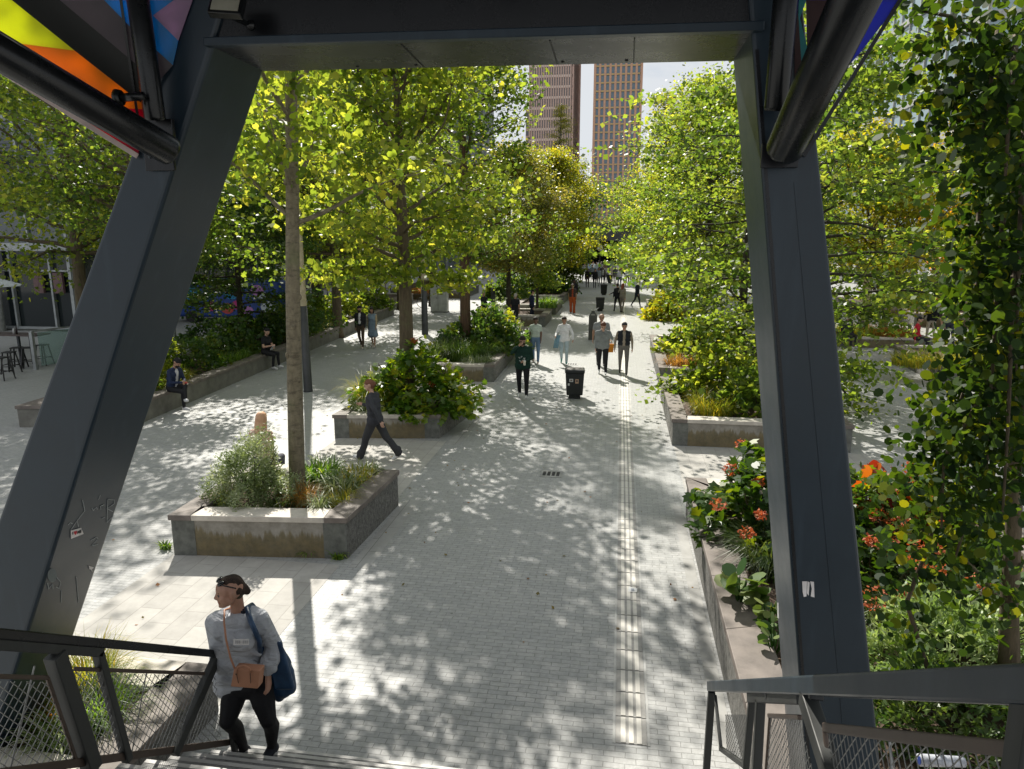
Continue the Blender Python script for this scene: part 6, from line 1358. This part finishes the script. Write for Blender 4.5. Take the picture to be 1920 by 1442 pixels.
# ------------------------------------------------------------------ buildings
def facade_x(m, X, y0, y1, z0, z1, nb, nf, side, mi_f=0, fw=.12, fd=.12, sp=.25):
    """mullions and floor bands on a wall at x = X facing side"""
    for k in range(nb+1): y = y0+(y1-y0)*k/nb; m.b2(min(X, X+side*fd), max(X, X+side*fd), y-fw/2, y+fw/2, z0, z1, mi_f)
    for k in range(nf+1): z = z0+(z1-z0)*k/nf; m.b2(min(X, X+side*(fd+.04)), max(X, X+side*(fd+.04)), y0, y1, z-sp/2, z+sp/2, mi_f)
def facade_y(m, Y, x0, x1, z0, z1, nb, nf, mi_f=0, fw=.12, fd=.12, sp=.25):
    for k in range(nb+1): x = x0+(x1-x0)*k/nb; m.b2(x-fw/2, x+fw/2, Y-fd, Y, z0, z1, mi_f)
    for k in range(nf+1): z = z0+(z1-z0)*k/nf; m.b2(x0, x1, Y-fd-.04, Y, z-sp/2, z+sp/2, mi_f)
def wallbox(name, x0, x1, y0, y1, z0, z1, mt, par): return MB().b2(x0, x1, y0, y1, z0, z1).build(name, mt, par)
BLG = m_glass('left building glass', (.05, .065, .07), .08)
t = thing('glass_building', 'long glass fronted building with steel floor bands on the left', 'building', (-36, 60, 0))
wallbox('glass_wall', -60, -26.7, 31.6, 92, 4.2, 28, BLG, t); wallbox('shop_front', -60, -26.7, 31.6, 92, 0.15, 4.0, GLA, t)
wallbox('roof', -60.3, -26.4, 31.3, 92.3, 28, 28.5, FRM, t); wallbox('plinth', -60.1, -26.6, 31.5, 92.1, 0, .15, MDK, t)
m = MB(); facade_x(m, -26.7, 31.6, 92, 4.2, 28, 30, 8, 1); facade_y(m, 31.6, -60, -26.7, 4.2, 28, 16, 8); m.build('curtain_wall_frame', FRM, t)
m = MB(); facade_x(m, -26.7, 31.6, 92, .15, 4.0, 20, 1, 1, 0, .1, .1, .12); facade_y(m, 31.6, -60, -26.7, .15, 4.0, 7, 1, 0, .16, .14, .12); m.build('shop_front_frame', FRM, t)
m = MB()
for z in (8.2, 11.4, 14.6, 17.8): m.b2(-60, -29, 29.8, 31.4, z, z+.25)
m.build('balcony', mat('pale balcony', (.36, .37, .38), .6), t)
m = MB()
for z in (8.45, 11.65, 14.85, 18.05):
    for k in range(5): m.b2(-60, -29, 29.82, 29.85, z+.2+k*.19, z+.24+k*.19)
m.build('balcony_rail', FRM, t)
for k in range(2): MB().b2(-28.6+k*1.1, -28.1+k*1.1, 31.3, 31.44, 1.9, 2.9).build('painted_reflection', mat('pinkish reflection panel', (.13, .075, .075), .6), t)  # flat panels that paint pinkish reflections onto the shop glass
for x_ in (-27.7, -29.9, -31.2, -32.6, -34.0): MB().b2(x_-.05, x_+.05, 31.38, 31.56, .15, 4.0).build('mullion', FRM, t)
MB().b2(-40, -26.7, 31.42, 31.56, 2.95, 3.03).build('transom', FRM, t)
MB().tube([(-30.6, 31.0, 0), (-30.6, 31.0, 4.0)], .3, 16).build('column', mat('pale column', (.42, .43, .41), .6), t, smooth=True)
t = thing('office_block', 'grey glass office block rising behind the left row of trees', 'building', (-40, 105, 0))
wallbox('glass_wall', -60, -19.0, 100, 106, 0, 50, m_glass('grey office glass', (.17, .19, .21), .15), t)
m = MB(); facade_y(m, 100, -60, -19.0, 0, 50, 30, 16, 0, .3, .25, .8); facade_x(m, -19.0, 100, 106, 0, 50, 4, 16, 1, 0, .35, .25, .9); m.build('facade_grid', mat('office grid', (.24, .25, .26), .6), t)
# brick towers
def tower(label, x0, x1, y0, y1, H, nx, ny, nf, brick, glass, band, pier, bandh, diag=False):
    t = thing('brick_tower', label, 'tower', ((x0+x1)/2, (y0+y1)/2, 0), 0, 'brick towers')
    wallbox('window_glass', x0+.5, x1-.5, y0+.5, y1-.5, 0, H-.4, glass, t); wallbox('roof', x0+.2, x1-.2, y0+.2, y1-.2, H-.4, H, brick, t)
    m = MB(); dx = (x1-x0)/nx
    for k in range(nx+1): m.b2(x0+dx*k-pier/2, x0+dx*k+pier/2, y0, y0+.5, 0, H)
    for k in range(ny+1): y = y0+.5+(y1-y0-.5)*k/ny; m.b2(x1-.5, x1, y-pier/2, y+pier/2, 0, H); m.b2(x0, x0+.5, y-pier/2, y+pier/2, 0, H)
    m.build('pier', brick, t)
    b = MB()
    for k in range(nf+1): z = H*k/nf; b.b2(x0+.04, x1-.04, y0+.06, y0+.52, z-bandh/2, z+bandh/2); b.b2(x1-.52, x1-.05, y0+.06, y1, z-bandh/2, z+bandh/2)
    b.build('floor_band', band, t); return t
BR1 = mat('tower red brown brick', (.42, .29, .24), .85); BR2 = mat('tower orange brick', (.46, .265, .175), .85); PB = mat('pale floor band', (.5, .42, .37), .8); YB_ = mat('ochre floor band', (.42, .30, .14), .8)  # both brick colours lightened to paint in haze and lift the shaded fronts
t = tower('red brown brick tower with a stepped side and close rows of narrow windows', -33.3, -18.2, 260, 304, 118, 18, 30, 34, BR1, m_glass('tower window bronze', (.16, .15, .15), .12), PB, .42, .8)
wallbox('annex', -34.7, -33.35, 261, 300, 0, 48.6, BR1, t)
m = MB()
for k in range(16): m.b2(-34.6, -33.5, 260.9, 261, 3*k+.7, 3*k+2.3)
m.build('annex_window', m_glass('tower window dark', (.05, .05, .055), .1), t)
tower('orange brick tower with wide blue windows on the right of the gap', -10.8, 5.0, 260, 296, 118, 9, 18, 44, BR2, m_glass('tower window blue', (.10, .16, .21), .1), YB_, .72, .5)
# glass building on the right
RG = m_glass('right curtain glass', (.26, .36, .40), .04)
t = thing('glass_building', 'tall glass curtain wall building on the right above the trees', 'building', (45, 85, 0))
wallbox('glass_wall', 22.7, 60, 53, 130, 5.0, 42, RG, t); m = MB(); facade_x(m, 22.7, 53, 130, 5.0, 42, 40, 11, -1, 0, .1, .12, .45); facade_y(m, 53, 22.7, 60, 5.0, 42, 16, 11, 0, .1, .12, .5); m.build('curtain_wall_frame', mat('pale mullion', (.42, .42, .40), .5), t)
wallbox('ground_floor', 23.6, 60, 54, 130, 0, 4.8, mat('white ground floor', (.62, .63, .62), .6), t); wallbox('soffit', 22.5, 60.2, 52.8, 130.2, 4.8, 5.0, FRM, t)
for k in range(12): MB().b2(23.56, 23.6, 56+k*6, 59.2+k*6, .2, 3.4).build('shop_window', GLA, t)
for k in range(5): MB().b2(25+k*6, 28.5+k*6, 53.96, 54, .2, 3.4).build('shop_window', GLA, t)
for k in range(10): MB().tube([(23.1, 54+k*8, 0), (23.1, 54+k*8, 4.8)], .28, 12).build('column', FRM, t)
t = thing('shop_pavilion', 'low dark fronted building behind the right plaza trees', 'building', (36, 50, 0)); wallbox('wall', 29.5, 50, 33, 50, 0, 11, mat('pavilion grey', (.2, .21, .21), .7), t); m = MB(); facade_x(m, 29.5, 33, 50, .3, 10.5, 7, 3, -1, 0, .25, .12, .5); m.build('frame', FRM, t); wallbox('window', 29.44, 29.5, 33.3, 49.7, .4, 10.4, m_glass('pavilion glass', (.1, .14, .15)), t)
# viaduct closing the view, with a clock
t = thing('viaduct', 'dark viaduct with a shadowed opening behind the crowd', 'bridge', (-4, 110, 0)); DC = mat('dark concrete', (.06, .06, .06), .8)
wallbox('deck', -60, 60, 104, 126, 4.1, 6.6, DC, t)
for x in (-46, -30, 20, 36): wallbox('pier', x, x+10, 106, 124, 0, 4.1, DC, t)
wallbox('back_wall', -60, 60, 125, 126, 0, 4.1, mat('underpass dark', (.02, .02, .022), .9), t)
q = AY(1125, 465, 82); t = thing('street_clock', 'round white clock on a dark hanger above the distant crowd', 'clock', q)
MB().tube([q, q+Vector((0, .25, 0))], .36, 28).build('case', mat('clock black', (.015, .015, .015), .5), t); MB().tube([q+Vector((0, -.02, 0)), q+Vector((0, .02, 0))], .32, 28).build('face', mat('clock white', (.75, .76, .78), .4), t)
for z_ in (.24, -.17): MB().bar(q+Vector((0, -.04, 0)), q+Vector((0, -.04, z_)), .045).build('clock_hand', mat('clock black', (.015, .015, .015), .5), t)
for k in range(12): a = k*math.pi/6; MB().bar(q+Vector((.24*math.cos(a), -.03, .24*math.sin(a))), q+Vector((.29*math.cos(a), -.03, .29*math.sin(a))), .03).build('hour_mark', mat('clock black', (.015, .015, .015), .5), t)
MB().bar(q+Vector((0, .12, -.35)), Vector((q.x, q.y+.12, 0)), .14).build('pole', mat('clock black', (.015, .015, .015)), t)
